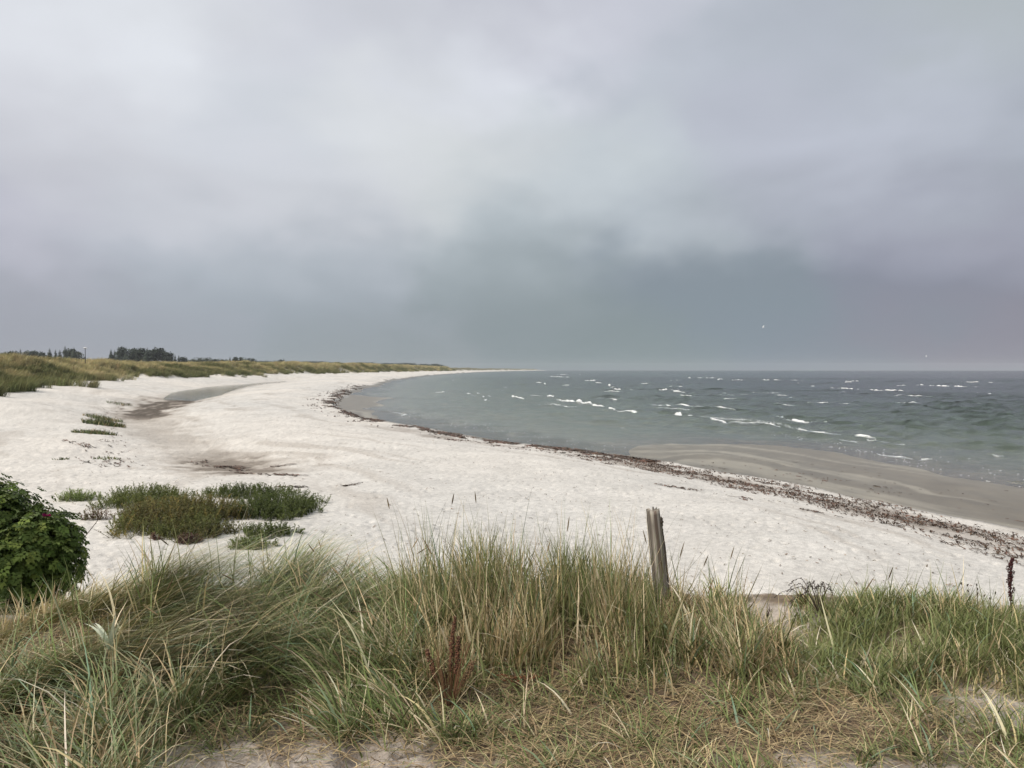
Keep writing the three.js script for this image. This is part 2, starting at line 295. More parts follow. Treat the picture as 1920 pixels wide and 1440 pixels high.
// ---------------------------------------------------------------- ground sheet: dry sand and wet sand
const land = {};
{
  const angles = [];
  for (let a = -Math.PI; a < -0.8; a += 0.06) angles.push(a);
  for (let a = -0.8; a <= 0.8; a += 0.0023) angles.push(a);
  for (let a = 0.82; a < Math.PI; a += 0.06) angles.push(a);
  angles.push(Math.PI);
  const radii = [0.02, 0.6, 1.2]; let r = 1.8;
  while (r < 4600) { radii.push(r); r += r < 8 ? 0.055 : r < 14 ? 0.13 : r < 330 ? clamp(r * r / 4300, 0.1, 1.9) : r * 0.03; }
  const A = angles.length, R = radii.length, P = new Float32Array(A * R * 3), C = new Float32Array(A * R * 3), wet = new Float32Array(A * R);
  for (let j = 0; j < R; j++) for (let i = 0; i < A; i++) {
    const x = Math.sin(angles[i]) * radii[j], d = Math.cos(angles[i]) * radii[j], n = j * A + i, fine = Math.abs(angles[i]) < 0.8, o = spot(x, d, fine), c = groundColour(x, d, o);
    P.set([x, o.y, -d], n * 3); C.set(c, n * 3);
    wet[n] = o.s + fbm(x * 0.9, d * 0.5, 3) * 0.6;
  }
  const idx = [[], []];
  for (let j = 0; j < R - 1; j++) for (let i = 0; i < A - 1; i++) {
    const a = j * A + i, b = a + 1, c = a + A, e = c + 1, k = wet[a] + wet[b] + wet[c] + wet[e] < 0.4 ? 1 : 0;
    idx[k].push(a, b, e, a, e, c);
  }
  const whole = new THREE.BufferGeometry();
  whole.setAttribute('position', new THREE.BufferAttribute(P, 3)); whole.setIndex(new THREE.BufferAttribute(new Uint32Array([...Array(2).keys()].reduce((s, k) => s + idx[k].length, 0)), 1));
  whole.index.array.set(idx[0], 0); whole.index.array.set(idx[1], idx[0].length); whole.computeVertexNormals();
  const N = whole.attributes.normal.array;
  ['sand', 'wet_sand'].forEach((name, k) => {
    const map = new Int32Array(A * R).fill(-1), src = idx[k], out = new Uint32Array(src.length); let m = 0;
    for (let t = 0; t < src.length; t++) { const v = src[t]; if (map[v] < 0) map[v] = m++; out[t] = map[v]; }
    const p = new Float32Array(m * 3), n = new Float32Array(m * 3), c = new Float32Array(m * 3), uv = new Float32Array(m * 2);
    for (let v = 0; v < A * R; v++) if (map[v] >= 0) { const o = map[v]; for (let q = 0; q < 3; q++) { p[o * 3 + q] = P[v * 3 + q]; n[o * 3 + q] = N[v * 3 + q]; c[o * 3 + q] = C[v * 3 + q]; } uv[o * 2] = P[v * 3] / 2.6; uv[o * 2 + 1] = P[v * 3 + 2] / 2.6; }
    const g = new THREE.BufferGeometry(); g.setAttribute('position', new THREE.BufferAttribute(p, 3)); g.setAttribute('normal', new THREE.BufferAttribute(n, 3)); g.setAttribute('color', new THREE.BufferAttribute(c, 3)); g.setAttribute('uv', new THREE.BufferAttribute(uv, 2)); g.setIndex(new THREE.BufferAttribute(out, 1));
    const mesh = new THREE.Mesh(g, k ? M.wet : M.sand); mesh.name = numbered(name); mesh.castShadow = mesh.receiveShadow = true; scene.add(mesh); land[name] = mesh;
  });
  tag(land.sand, 'pale dry sand of the dunes and the curving beach', 'beach', null, 'structure');
  tag(land.wet_sand, 'brown wet sand flat between the wrack line and the sea', 'wet sand', null, 'structure');
}

// ---------------------------------------------------------------- the sea
const WAVES = [];
{ const r = rng(5); for (let k = 0; k < 19; k++) { const len = 1.1 * 1.135 ** k, dir = Math.atan2(0.36, -0.93) + (r() - 0.5) * 1.9; WAVES.push({ kx: Math.cos(dir) * 2 * Math.PI / len, kz: Math.sin(dir) * 2 * Math.PI / len, a: 0.019 * len ** 0.62 * (0.6 + 0.8 * r()), ph: r() * 6.28, len }); } }
function seaHeight(x, d, step = 0) {
  const o = spot(x, d, false), depth = -o.y, calm = mix(0.28, 1, smooth(0.1, 1.5, depth)) * (0.55 + 0.8 * clamp(0.5 + fbm(x * 0.03, d * 0.03, 3)));
  let y = 0; const wx = x + fbm(x * 0.08, d * 0.08, 2) * 5, wz = -d + fbm(x * 0.08 + 40, d * 0.08, 2) * 5;
  for (const w of WAVES) if (w.len > step * 2.2) y += w.a * (Math.exp(1.2 * (Math.sin(w.kx * wx + w.kz * wz + w.ph) - 1)) * 2.2 - 0.9);
  return [y * calm * smooth(0.0, 0.25, depth + 0.05), depth];
}
const sea = new THREE.Group();
{
  const angles = []; for (let a = -0.62; a <= 0.86; a += 0.0036) angles.push(a); for (let a = 0.9; a <= 2.3; a += 0.05) angles.push(a);
  const radii = []; let r = 17; while (r < 4600) { radii.push(r); r += r < 60 ? 0.24 : r < 200 ? 0.55 : r < 500 ? 1.4 : r < 1500 ? 6 : r * 0.06; }
  const A = angles.length, R = radii.length, P = new Float32Array(A * R * 3), UV = new Float32Array(A * R * 2), D = new Float32Array(A * R), idx = [];
  for (let j = 0; j < R; j++) for (let i = 0; i < A; i++) {
    const x = Math.sin(angles[i]) * radii[j], d = Math.cos(angles[i]) * radii[j], n = j * A + i, [y, depth] = seaHeight(x, d, Math.max(j ? radii[j] - radii[j - 1] : 0.2, radii[j] * 0.0036));
    P.set([x, y, -d], n * 3); UV.set([x / 9, -d / 9], n * 2); D[n] = depth;
  }
  for (let j = 0; j < R - 1; j++) for (let i = 0; i < A - 1; i++) { const a = j * A + i, b = a + 1, c = a + A, e = c + 1; if (Math.max(D[a], D[b], D[c], D[e]) > -0.22) idx.push(a, b, e, a, e, c); }
  const g = new THREE.BufferGeometry(); g.setAttribute('position', new THREE.BufferAttribute(P, 3)); g.setAttribute('uv', new THREE.BufferAttribute(UV, 2)); g.setIndex(new THREE.BufferAttribute(new Uint32Array(idx), 1)); g.computeVertexNormals();
  sea.name = numbered('sea'); tag(sea, 'grey green choppy sea with white breaking crests', 'sea', null, 'structure');
  part(sea, 'water_surface', g, M.sea);
  scene.add(sea);
}
// breaking crests: from x, z to x, z, height
const CRESTS = [[107.5,-455.9,118.2,-455.9,0.67],[128.1,-487.3,131.1,-487.3,0.70],[102,-381.9,107.5,-392.5,0.68],[105.5,-362.3,109.6,-362.3,0.43],[121.2,-371.9,119.6,-362.3,0.66],[114.5,-344.7,115.4,-344.7,0.51],[129.7,-300.7,130.7,-300.7,0.44],[131.4,-300.7,133.2,-300.7,0.27],[90.3,-231.7,91.3,-231.7,0.27],[36.6,-188.4,37.9,-188.4,0.67],[37,-183.5,37.5,-176.6,0.22],[35.4,-166.3,36.8,-166.3,0.49],[33.3,-148.8,35.7,-142.7,0.22],[42.2,-145.7,42.6,-144.2,0.43],[86.1,-204.8,88.6,-193.6,0.24],[87.4,-191,90.6,-178.9,0.28],[91.6,-188.4,92.5,-188.4,0.33],[91.1,-183.5,92.7,-183.5,0.43],[120.1,-239.5,122.9,-239.5,0.28],[131,-247.9,132.6,-247.9,0.51],[126.9,-231.7,131.8,-224.3,0.61],[49.2,-137.2,49.9,-137.2,0.24],[100.7,-166.3,101.2,-166.3,0.25],[98.3,-158.8,99,-158.8,0.23],[44.8,-114,48.4,-111.3,0.12],[51.1,-111.3,51.9,-111.3,0.10],[22.1,-107.9,24.1,-103.9,0.19],[24.4,-99.5,27.2,-95.5,0.23],[18.7,-86.7,19.8,-81.7,0.31],[19.5,-80.8,20.2,-73.2,0.24],[27.6,-80.8,28.7,-81.7,0.24],[27.6,-75.6,28.1,-72.5,0.40],[28,-72.5,29.4,-71.4,0.38],[23.5,-61.7,24.8,-58.6,0.09],[23.7,-55,24.3,-54.1,0.06],[25.1,-56.1,25.7,-54.6,0.13],[25.5,-54.1,26.3,-52.1,0.13],[19.2,-42.4,20.5,-41.9,0.05],[22.5,-41.9,22.9,-42,0.10],[20,-39.1,20.6,-38.9,0.05],[28.9,-46,29.2,-45.7,0.05],[22.7,-68.3,23.5,-66.3,0.20],[-16.3,-168.2,-15,-170.3,0.40],[-7.4,-166.3,-6.6,-158.8,0.29],[-5.7,-142.7,-5.1,-137.2,0.21],[-4.3,-129.6,-3.6,-122.9,0.15],[0,-142.7,0.6,-139.9,0.38],[0.7,-137.2,1.8,-129.6,0.28],[2.7,-116.8,3.2,-115.8,0.17],[3.6,-109.5,5.2,-107.1,0.13],[5.5,-109.5,7.9,-103.2,0.14],[6.8,-145.7,7.4,-142.7,0.34],[7.9,-127.3,8.7,-122.9,0.30],[8.7,-122.9,11.4,-111.3,0.43],[11.4,-107.9,12.5,-106.3,0.32],[12.2,-96.8,12.7,-94.8,0.20],[13,-93.6,15.3,-90.6,0.19],[8.5,-66.7,9.7,-66,0.10],[9.4,-288.4,10.7,-266.6,0.42],[16.1,-239.5,18.3,-239.5,0.28],[28.6,-565.3,34.5,-523.4,0.67],[46.4,-743.8,54.4,-785.1,0.70],[64.5,-743.8,66,-743.8,0.70],[34.2,-344.7,36.2,-336.5,0.70],[30.2,-277.1,31.9,-277.1,0.41],[30.9,-247.9,30.4,-239.5,0.44],[28,-217.4,28.9,-217.4,0.38],[26.4,-193.6,28.4,-188.4,0.46],[20.6,-174.5,24.3,-172.3,0.16],[16.8,-127.3,17.4,-127.3,0.26],[22,-67.6,24.2,-65.7,0.07],[21.5,-44.9,22.2,-43.2,0.04],[-13.6,-88.9,-11.7,-84.6,0.10]];
{
  const r = rng(11), lines = [];
  for (let k = 0; k < 34; k++) { const d = 62 * Math.exp(r() * Math.log(6)), x = mix(-0.12, 0.62, r()) * d, l = (1.2 + 2.5 * r()) * (0.6 + d / 160); if (spot(x, d, false).y < -0.6) lines.push([x, -d, x + l * 0.9, -d + l * (0.5 + r()), (0.05 + 0.05 * r()) * (0.6 + d / 140)]); }
  for (const [xa, za, xb, zb, ha] of [...CRESTS, ...lines]) {
    const ext = ha > 0.3 ? 0.45 : 0.2, h = ha * (za < -150 ? 0.6 : 0.72), x1 = xa - (xb - xa) * ext, x2 = xb + (xb - xa) * ext, z1 = za - (zb - za) * ext, z2 = zb + (zb - za) * ext;
    const len = Math.hypot(x2 - x1, z2 - z1), n = Math.round(clamp(len / 0.35, 10, 40)), sx = (z2 - z1) / (len || 1), sz = -(x2 - x1) / (len || 1), w = h * 0.6 + 0.1, rows = 7, P = [], idx = [], seed = r() * 100;
    for (let k = 0; k <= n; k++) {
      const t = k / n, fade = Math.min(1, 3.2 * Math.min(t, 1 - t) + 0.12), ragged = clamp(0.5 + 1.9 * fbm(t * len * 1.1 + seed, seed, 4), 0, 1.2), bend = fbm(t * 3 + seed, 2, 2) * (0.5 + len * 0.04), cx = mix(x1, x2, t) + sx * bend, cz = mix(z1, z2, t) + sz * bend, base = seaHeight(cx, -cz)[0];
      for (let q = 0; q < rows; q++) {
        const a = q / (rows - 1) * Math.PI, off = -Math.cos(a) * w * fade * (0.8 + 0.6 * ragged), up = Math.sin(a) * h * 0.9 * fade * ragged * (0.75 + 0.5 * vnoise(t * len * 2.5 + seed, q * 1.3));
        P.push(cx + sx * off + vnoise(k * 1.7 + seed, q) * 0.08, base - 0.02 + up - (q === 0 || q === rows - 1 ? 0.25 : 0), cz + sz * off + vnoise(k * 1.3, q + seed) * 0.08);
      }
    }
    for (let k = 0; k < n; k++) for (let q = 0; q < rows - 1; q++) { const a = k * rows + q, b = a + 1, c = a + rows, e = c + 1; idx.push(a, c, e, a, e, b); }
    const g = new THREE.BufferGeometry(); g.setAttribute('position', new THREE.Float32BufferAttribute(P, 3)); g.setIndex(idx); g.computeVertexNormals();
    part(sea, 'whitecap', g, M.foam);
  }
  // loose foam flecks left behind the breakers and at the edge of the flat
  const s = new Soup(), fleck = (x, d, l) => { const y = seaHeight(x, d)[0] + 0.012, t = r() * 0.8 - 0.3, c = Math.cos(t), sn = Math.sin(t), k = 5 + Math.floor(r() * 3), ids = [s.vert(x, y + 0.02, -d, 0, 1, 0, [1, 1, 1])]; for (let q = 0; q < k; q++) { const a = q / k * 6.283, e = 0.6 + 0.7 * r(), u = Math.cos(a) * l * e, v = Math.sin(a) * l * 0.35 * e; ids.push(s.vert(x + u * c + v * sn, y, -d + u * sn - v * c, 0, 1, 0, [1, 1, 1])); } for (let q = 1; q <= k; q++) s.tri(ids[0], ids[q], ids[q % k + 1]); };
  for (let k = 0; k < 420; k++) { const t = r(); fleck(mix(21, 24.2, t) + (r() - 0.5) * 2.4, mix(79, 66, t) + (r() - 0.5) * 5, 0.04 + 0.1 * r()); }
  for (let k = 0; k < 150; k++) { const d = 26 + 40 * r() ** 1.3, x = 20.5 + 6 * r() * r() + (d < 33 ? (33 - d) * 0.35 : 0); if (spot(x, d, false).y < -0.02) fleck(x, d, 0.03 + 0.1 * r() * r()); }
  for (let k = 0; k < 160; k++) { const t = r(), d = mix(44, 96, t), x = along(SHORE, side(SHORE, 0, d)[1], 0) + 3 + 5 * r(); if (spot(x, d, false).y < -0.02) fleck(x, d, 0.03 + 0.07 * r() * r()); }
  const g = s.build(); g.deleteAttribute('color'); tag(part(sea, 'foam_flecks', g, M.foam), null, null, null, 'stuff');
}
// ---------------------------------------------------------------- tidal pool behind the beach
{
  const rim = [[-46, 112], [-49, 128], [-56, 150], [-66, 185], [-74, 215], [-84, 262], [-88, 300], [-97, 310], [-99, 280], [-95, 235], [-88, 195], [-79, 165], [-66, 140], [-56, 118]], sh = new THREE.Shape(rim.map(([x, d]) => new THREE.Vector2(x, d)));
  const g = new THREE.ShapeGeometry(sh); g.rotateX(-Math.PI / 2); const p = g.attributes.position, uv = new Float32Array(p.count * 2); for (let k = 0; k < p.count; k++) uv.set([p.getX(k) / 9, p.getZ(k) / 9], k * 2); g.setAttribute('uv', new THREE.BufferAttribute(uv, 2));
  const m = new THREE.Mesh(g, M.pool); m.position.y = 0.42; top(m, 'tidal_pool'); tag(m, 'long still pool of water lying below the far dunes', 'pool', null, 'structure');
}

// ---------------------------------------------------------------- marram on the far dunes
{
  const r = rng(21), GREEN = [0.135, 0.15, 0.06], STRAW = [0.52, 0.46, 0.265];
  const tuft = (blades, spread, seed) => { const q = rng(seed), s = new Soup(); for (let k = 0; k < blades; k++) { const a = q() * 6.283, e = Math.sqrt(q()) * spread, x = Math.cos(a) * e, z = Math.sin(a) * e, L = 0.55 + 0.55 * q(), t = 0.1 + 0.55 * q(), lx = Math.cos(a) * t * 0.7 + 0.35, lz = Math.sin(a) * t * 0.7, w = 0.018 + 0.014 * q(), sa = q() * 3.14, c = tint([1, 1, 1], q, 0.25); s.ribbon([[x, -0.05, z], [x + lx * L * 0.4, L * 0.62, z + lz * L * 0.4], [x + lx * L * 1.0, L * 0.9, z + lz * L]], [w, w * 0.9, 0], [Math.cos(sa), 0, Math.sin(sa)], [c.map((v) => v * 0.9), c, c.map((v, n) => v * [1.25, 1.15, 0.95][n])]); } return s.build(); };
  const kinds = [tuft(34, 0.34, 1), tuft(42, 0.42, 2), tuft(26, 0.28, 3)], lists = [[], [], []], dummy = new THREE.Object3D(), F = FOOT.filter((p) => p[1] > -30);
  const want = 44000; let n = 0, guard = 0;
  while (n < want && guard++ < want * 8) {
    const d = 70 * Math.exp(r() * Math.log(1500 / 70)), [, at] = side(FOOT, along(FOOT, 0, 0), 0), x0 = (() => { let k = 0; while (FOOT[k + 1][1] < d) k++; return mix(FOOT[k][0], FOOT[k + 1][0], (d - FOOT[k][1]) / (FOOT[k + 1][1] - FOOT[k][1])); })();
    const x = x0 - (-12 + 62 * r() ** 1.25), o = spot(x, d, false), e = marram(x, d, o.f);
    if (e < -1.5 || r() > smooth(-1.2, 1.2, e) + 0.03 || x / d < -0.98) continue;
    const crest = clamp(smooth(6, 15, o.f) * 0.65 + fbm(x * 0.09, d * 0.06, 4) * 1.4 + 0.14), k = Math.floor(r() * 3), sc = (0.85 + 0.5 * r()) * (1 + d / 900);
    dummy.position.set(x, o.y, -d); dummy.rotation.set(0, (r() - 0.5) * 1.2, 0); dummy.scale.set(sc, sc * (0.85 + 0.35 * r()), sc); dummy.updateMatrix();
    lists[k].push([dummy.matrix.clone(), tint(mixc(GREEN, STRAW, clamp(crest + (r() - 0.5) * 0.6)), r, 0.35)]); n++;
  }
  const o = new THREE.Group(); top(o, 'dune_grass'); tag(o, 'yellow green marram grass covering the long dune ridge behind the beach', 'dune grass', null, 'stuff');
  lists.forEach((l, k) => { const m = new THREE.InstancedMesh(kinds[k], M.farBlade, l.length); l.forEach(([mt, c], q) => { m.setMatrixAt(q, mt); m.setColorAt(q, new THREE.Color().setRGB(...c)); }); m.name = 'grass_tufts'; m.userData.kind = 'stuff'; m.castShadow = m.receiveShadow = true; o.add(m); });
}

// ---------------------------------------------------------------- grass on the near dune
const G1 = [0.15, 0.21, 0.06], G2 = [0.26, 0.33, 0.14], G3 = [0.09, 0.13, 0.04], S1 = [0.6, 0.49, 0.28], S2 = [0.4, 0.3, 0.165], S3 = [0.74, 0.66, 0.46];
/** one blade: root, length, heading, lean at the root and at the tip (radians from upright), width, colours */
function blade(s, x, y, z, L, head, lean0, lean1, w, c0, c1, segs = 6, twist = 0) {
  const pts = [[x, y, z]], ws = [w *= 1.65], cols = [c0]; let h = head;
  for (let k = 1; k <= segs; k++) { const t = k / segs, a = mix(lean0, lean1, ((t + (k - 1) / segs) / 2) ** 1.4), p = pts[k - 1], e = L / segs; h += twist / segs; pts.push([p[0] + Math.cos(h) * Math.sin(a) * e, p[1] + Math.cos(a) * e, p[2] + Math.sin(h) * Math.sin(a) * e]); ws.push(w * (1 - t ** 2.2)); cols.push(mixc(c0, c1, t)); }
  s.ribbon(pts, ws, [-Math.sin(head + 0.6), 0, Math.cos(head + 0.6)], cols);
  return pts;
}
function spike(s, pts, l, r, col) { // a seed head on top of a stalk
  const a = pts[pts.length - 2], b = pts[pts.length - 1], t = [b[0] - a[0], b[1] - a[1], b[2] - a[2]], m = Math.hypot(...t), at = (u) => [b[0] + t[0] / m * u, b[1] + t[1] / m * u, b[2] + t[2] / m * u];
  s.tube([at(-0.01), at(l * 0.2), at(l * 0.55), at(l * 0.85), at(l)], [r * 0.4, r, r * 0.9, r * 0.5, r * 0.1], col, 5);
}
const HERO = [[0.26, 0.34, 0.2], [0.2, 0.3, 0.2], [0.74, 0.66, 0.46], [0.66, 0.54, 0.3], [0.8, 0.74, 0.58]];
function grassPatch(name, label, count, seed, place, look) {
  const r = rng(seed), s = new Soup(); let made = 0, guard = 0;
  while (made < count && guard++ < count * 12) {
    const p = place(r); if (!p) continue;
    const [x, d] = p, k = look(r, x, d), y = ground(x, d) - 0.02;
    if (r() < (k.hero ?? 0.035)) { const c = tint(HERO[Math.floor(r() * HERO.length)], r, 0.2); k.w *= 1.7; k.L *= 1.12; k.c0 = mixc(c, k.c0, 0.3); k.c1 = c; }
    if (k.seed) { k.c0 = k.c1 = [0.17, 0.15, 0.075]; k.w = 0.0026; }
    const pts = blade(s, x, y, -d, k.L, k.head, k.l0, k.l1, k.w, k.c0, k.c1, k.segs ?? 5, k.twist ?? (r() - 0.5) * 0.8);
    if (k.seed) spike(s, pts, 0.06 + 0.05 * r(), 0.0042, mixc([0.13, 0.095, 0.05], S2, r() * 0.7));
    made++;
  }
  const m = new THREE.Mesh(s.build(), M.blade); top(m, name); tag(m, label, 'grass', 'marram grass on the near dune', 'stuff');
  return m;
}
const pickStraw = (r) => tint(mixc(mixc([0.22, 0.15, 0.08], S1, r() ** 0.7), S3, r() ** 3), r, 0.25), pickGreen = (r) => tint(mixc(mixc([0.05, 0.075, 0.022], G1, r()), G2, r() ** 2.5), r, 0.25);
const tussocks = (list) => (r) => { const t = list[Math.floor(r() * list.length)], a = r() * 6.283, e = Math.abs((r() + r() + r() - 1.5)) * t[2]; return [t[0] + Math.cos(a) * e, t[1] + Math.sin(a) * e * 0.8]; };
const scatter = (seed, n, x0, x1, d0, d1, rad, keep) => { const r = rng(seed), out = []; while (out.length < n) { const x = mix(x0, x1, r()), d = mix(d0, d1, r()); if (!keep || keep(x, d)) out.push([x, d, rad * (0.6 + 0.8 * r())]); } return out; };

// combed over by the wind, left mound
grassPatch('marram_grass', 'wind-combed green and straw marram grass over the mound at lower left', 15000, 101, tussocks(scatter(1, 110, -4.5, -0.75, 3.5, 5.55, 0.32, (x, d) => d > 3.5 + 0.25 * (x + 2.6) * (x > -2.6 ? 1 : -0.4))), (r, x, d) => {
  const straw = r() < clamp(0.24 + 0.35 * smooth(-1.7, -2.6, x) * smooth(4.1, 4.8, d) + fbm(x * 1.5, d * 1.5, 2) * 0.8), flow = fbm(x * 0.9 + 3, d * 0.9, 2) * 1.6, head = -0.15 + flow + (r() - 0.5) * 0.9, up = r() < 0.045;
  const c = straw ? pickStraw(r) : pickGreen(r);
  return { hero: 0.1, L: (0.36 + 0.42 * r()) * mix(0.55, 1, smooth(-3.2, -2.1, x)) * mix(1, 0.55, smooth(-1.5, -0.9, x)) * (up ? 0.85 : 1), head: up ? r() * 6.283 : head, l0: up ? 0.35 * r() : 0.5 + 0.5 * r(), l1: up ? 0.4 + 0.7 * r() : 1.35 + 0.5 * r(), w: 0.003 + 0.003 * r(), c0: mixc(c, S2, 0.14), c1: mixc(c, S1, 0.25 * r()), seed: up && r() < 0.012, twist: (r() - 0.5) * 0.6 };
});
// lower left corner, paler green and more open
grassPatch('marram_grass', 'pale grey green arching marram in the lower left corner', 3200, 102, tussocks(scatter(2, 22, -3.2, -1.5, 2.7, 3.8, 0.22)), (r) => {
  const c = r() < 0.35 ? pickStraw(r) : tint(mixc(G1, [0.26, 0.31, 0.19], r()), r, 0.2);
  return { L: 0.25 + 0.34 * r(), head: r() * 6.283, l0: 0.1 + 0.45 * r(), l1: 1.0 + 1.0 * r(), w: 0.003 + 0.003 * r(), c0: mixc(c, S2, 0.14), c1: c };
});
// tall middle clumps
grassPatch('marram_grass', 'tall upright straw and green marram left of the leaning post', 9500, 103, tussocks(scatter(3, 62, -0.68, 0.85, 3.95, 5.2, 0.19)), (r, x, d) => {
  const straw = r() < clamp(0.38 + fbm(x * 2.4 + 8, d * 2.4, 2) * 1.0), c = straw ? pickStraw(r) : pickGreen(r), stalk = r() < 0.07, wild = r() < 0.3;
  const grown = (0.45 + 0.55 * smooth(3.95, 4.7, d)) * (0.68 + 0.45 * Math.exp(-(((x + 0.12) / 0.6) ** 2))) * (1 + 0.8 * fbm(x * 1.3 + 4, d * 0.8, 2));
  return { L: stalk ? 0.45 + 0.4 * r() : (0.2 + 0.5 * r() ** 1.2) * grown, head: r() * 6.283, l0: wild ? 0.3 + 0.7 * r() : 0.02 + 0.35 * r(), l1: stalk ? 0.2 + 0.5 * r() : wild ? 0.8 + 1.0 * r() : 0.3 + 1.1 * r() * r(), w: stalk ? 0.003 : 0.003 + 0.0034 * r(), c0: mixc(c, S2, 0.2), c1: mixc(c, S1, straw ? 0.15 : 0.3 * r()), seed: stalk && r() < 0.018, twist: (r() - 0.5) * 1.4 };
});
// low, between the left mound and the tall middle clumps
grassPatch('marram_grass', 'loose green marram between the left mound and the tall clumps', 5200, 104, tussocks(scatter(4, 40, -1.6, -0.4, 3.5, 5.2, 0.22)), (r) => {
  const c = r() < 0.34 ? pickStraw(r) : pickGreen(r), up = r() < 0.06;
  return { L: up ? 0.4 + 0.2 * r() : 0.12 + 0.2 * r(), head: r() < 0.5 ? 2.6 + r() * 1.4 : r() * 6.283, l0: 0.2 + 0.6 * r(), l1: 0.9 + 0.9 * r(), w: 0.003 + 0.003 * r(), c0: mixc(c, S2, 0.14), c1: c, seed: up && r() < 0.06 };
});
// right of the post
grassPatch('marram_grass', 'low straw marram tussocks just right of the leaning post', 5000, 105, tussocks([...scatter(5, 28, 0.8, 1.5, 4.0, 5.1, 0.17), ...scatter(15, 9, 1.5, 2.2, 4.6, 5.9, 0.16)]), (r, x) => {
  const c = r() < 0.52 ? pickStraw(r) : pickGreen(r), tall = r() < 0.04;
  return { L: (tall ? 0.36 + 0.2 * r() : 0.12 + 0.22 * r()) * (x > 1.55 ? 0.5 : 1), head: r() * 6.283, l0: 0.05 + 0.6 * r(), l1: tall ? 0.4 : 0.6 + 1.1 * r(), w: 0.003 + 0.003 * r(), c0: mixc(c, S2, 0.2), c1: c, seed: tall && r() < 0.04 };
});
// right mound, fine and green
grassPatch('marram_grass', 'fine dense yellow green grass over the mound at lower right', 15000, 106, tussocks(scatter(6, 110, 1.75, 4.4, 3.85, 5.3, 0.26, (x, d) => !(x < 1.98 && d > 4.55) && d > 3.85 + 0.45 * Math.max(0, 2.3 - x) + 0.25 * Math.max(0, x - 2.6))), (r, x, d) => {
  const c = r() < clamp(0.17 + fbm(x * 2, d * 2 + 5, 2) * 0.7) ? pickStraw(r) : tint(mixc(pickGreen(r), [0.22, 0.24, 0.09], 0.6 * r()), r, 0.1), tall = r() < 0.018;
  return { L: tall ? 0.32 + 0.12 * r() : 0.11 + 0.18 * r(), head: r() < 0.45 ? (r() - 0.5) * 2.4 : r() * 6.283, l0: 0.08 + 0.6 * r(), l1: tall ? 0.25 + 0.3 * r() : 0.7 + 1.1 * r(), w: 0.0026 + 0.0024 * r(), c0: mixc(c, S2, 0.25), c1: c, seed: tall && r() < 0.03 };
});
// sprouts on the trodden foreground
grassPatch('marram_grass', 'thin green sprouts scattered over the trodden foreground straw', 5600, 107, tussocks(scatter(7, 100, -1.6, 3.3, 2.8, 4.15, 0.17, (x, d) => bareSand(x, d) < 0.55)), (r) => {
  const c = r() < 0.25 ? pickStraw(r) : pickGreen(r);
  return { L: 0.08 + 0.22 * r(), head: r() * 6.283, l0: 0.3 + 0.8 * r(), l1: 1.0 + 0.9 * r(), w: 0.0026 + 0.0025 * r(), c0: mixc(c, S2, 0.14), c1: c };
});
// tangled dead and living thatch low on the ground
grassPatch('marram_thatch', 'low brown and green thatch of tangled grass over the near dune', 21000, 108, (r) => { const x = mix(-4, 4.4, r()), d = mix(2.7, 5.3, r()), b = bareSand(x, d); return r() < b * 0.93 || r() > 0.25 + smooth(-0.4, 0.25, fbm(x * 1.6, d * 1.6 + 3, 3)) ? null : [x, d]; }, (r, x, d) => {
  const c = r() < 0.5 + fbm(x * 1.1, d * 1.1 + 30, 2) * 0.8 ? tint(mixc([0.16, 0.105, 0.06], mixc(S2, S1, r()), r()), r, 0.25) : mixc(pickGreen(r), S2, 0.2);
  return { L: 0.07 + 0.2 * r(), head: r() * 6.283, l0: 0.7 + 0.6 * r(), l1: 1.3 + 0.5 * r(), w: 0.0024 + 0.0026 * r(), c0: mixc(c, S2, 0.14), c1: c, segs: 4 };
});
// loose straw lying on the sand
{
  const r = rng(31), s = new Soup();
  for (let k = 0; k < 56000; k++) {
    const x = mix(-4.2, 4.4, r()), d = mix(2.5, 5.6, r() ** 1.2), bare = bareSand(x, d);
    if (r() < bare * 0.85 || r() > 0.35 + 0.65 * smooth(-0.35, 0.1, fbm(x * 2.2, d * 2.2, 3))) continue;
    const L = 0.05 + 0.2 * r() * r() + 0.05 * r(), h = (r() - 0.5) * 2.4 + (r() < 0.2 ? 1.57 : 0), y = ground(x, d) + 0.004 + 0.02 * r() * r(), cx = Math.cos(h), cz = Math.sin(h), b = (r() - 0.5) * 0.4 * L, w = 0.0022 + 0.0022 * r(), c = tint(r() < 0.5 ? mixc(S2, S1, r()) : mixc([0.12, 0.08, 0.045], S2, r()), r, 0.25), tilt = (r() - 0.3) * 0.16 * L;
    const e = [x + cx * L, d - cz * L];
    s.ribbon([[x, y, -d], [x + cx * L * 0.5 - cz * b, y + 0.008 + tilt * 0.5, -d + cz * L * 0.5 + cx * b], [e[0], Math.max(ground(...e) + 0.003, y + tilt), -e[1]]], [w, w, w * 0.3], [-cz, 0, cx], c);
  }
  const m = new THREE.Mesh(s.build(), M.dry); top(m, 'straw_litter'); tag(m, 'dead straw lying flat over the trodden sand in the foreground', 'straw', null, 'stuff');
}

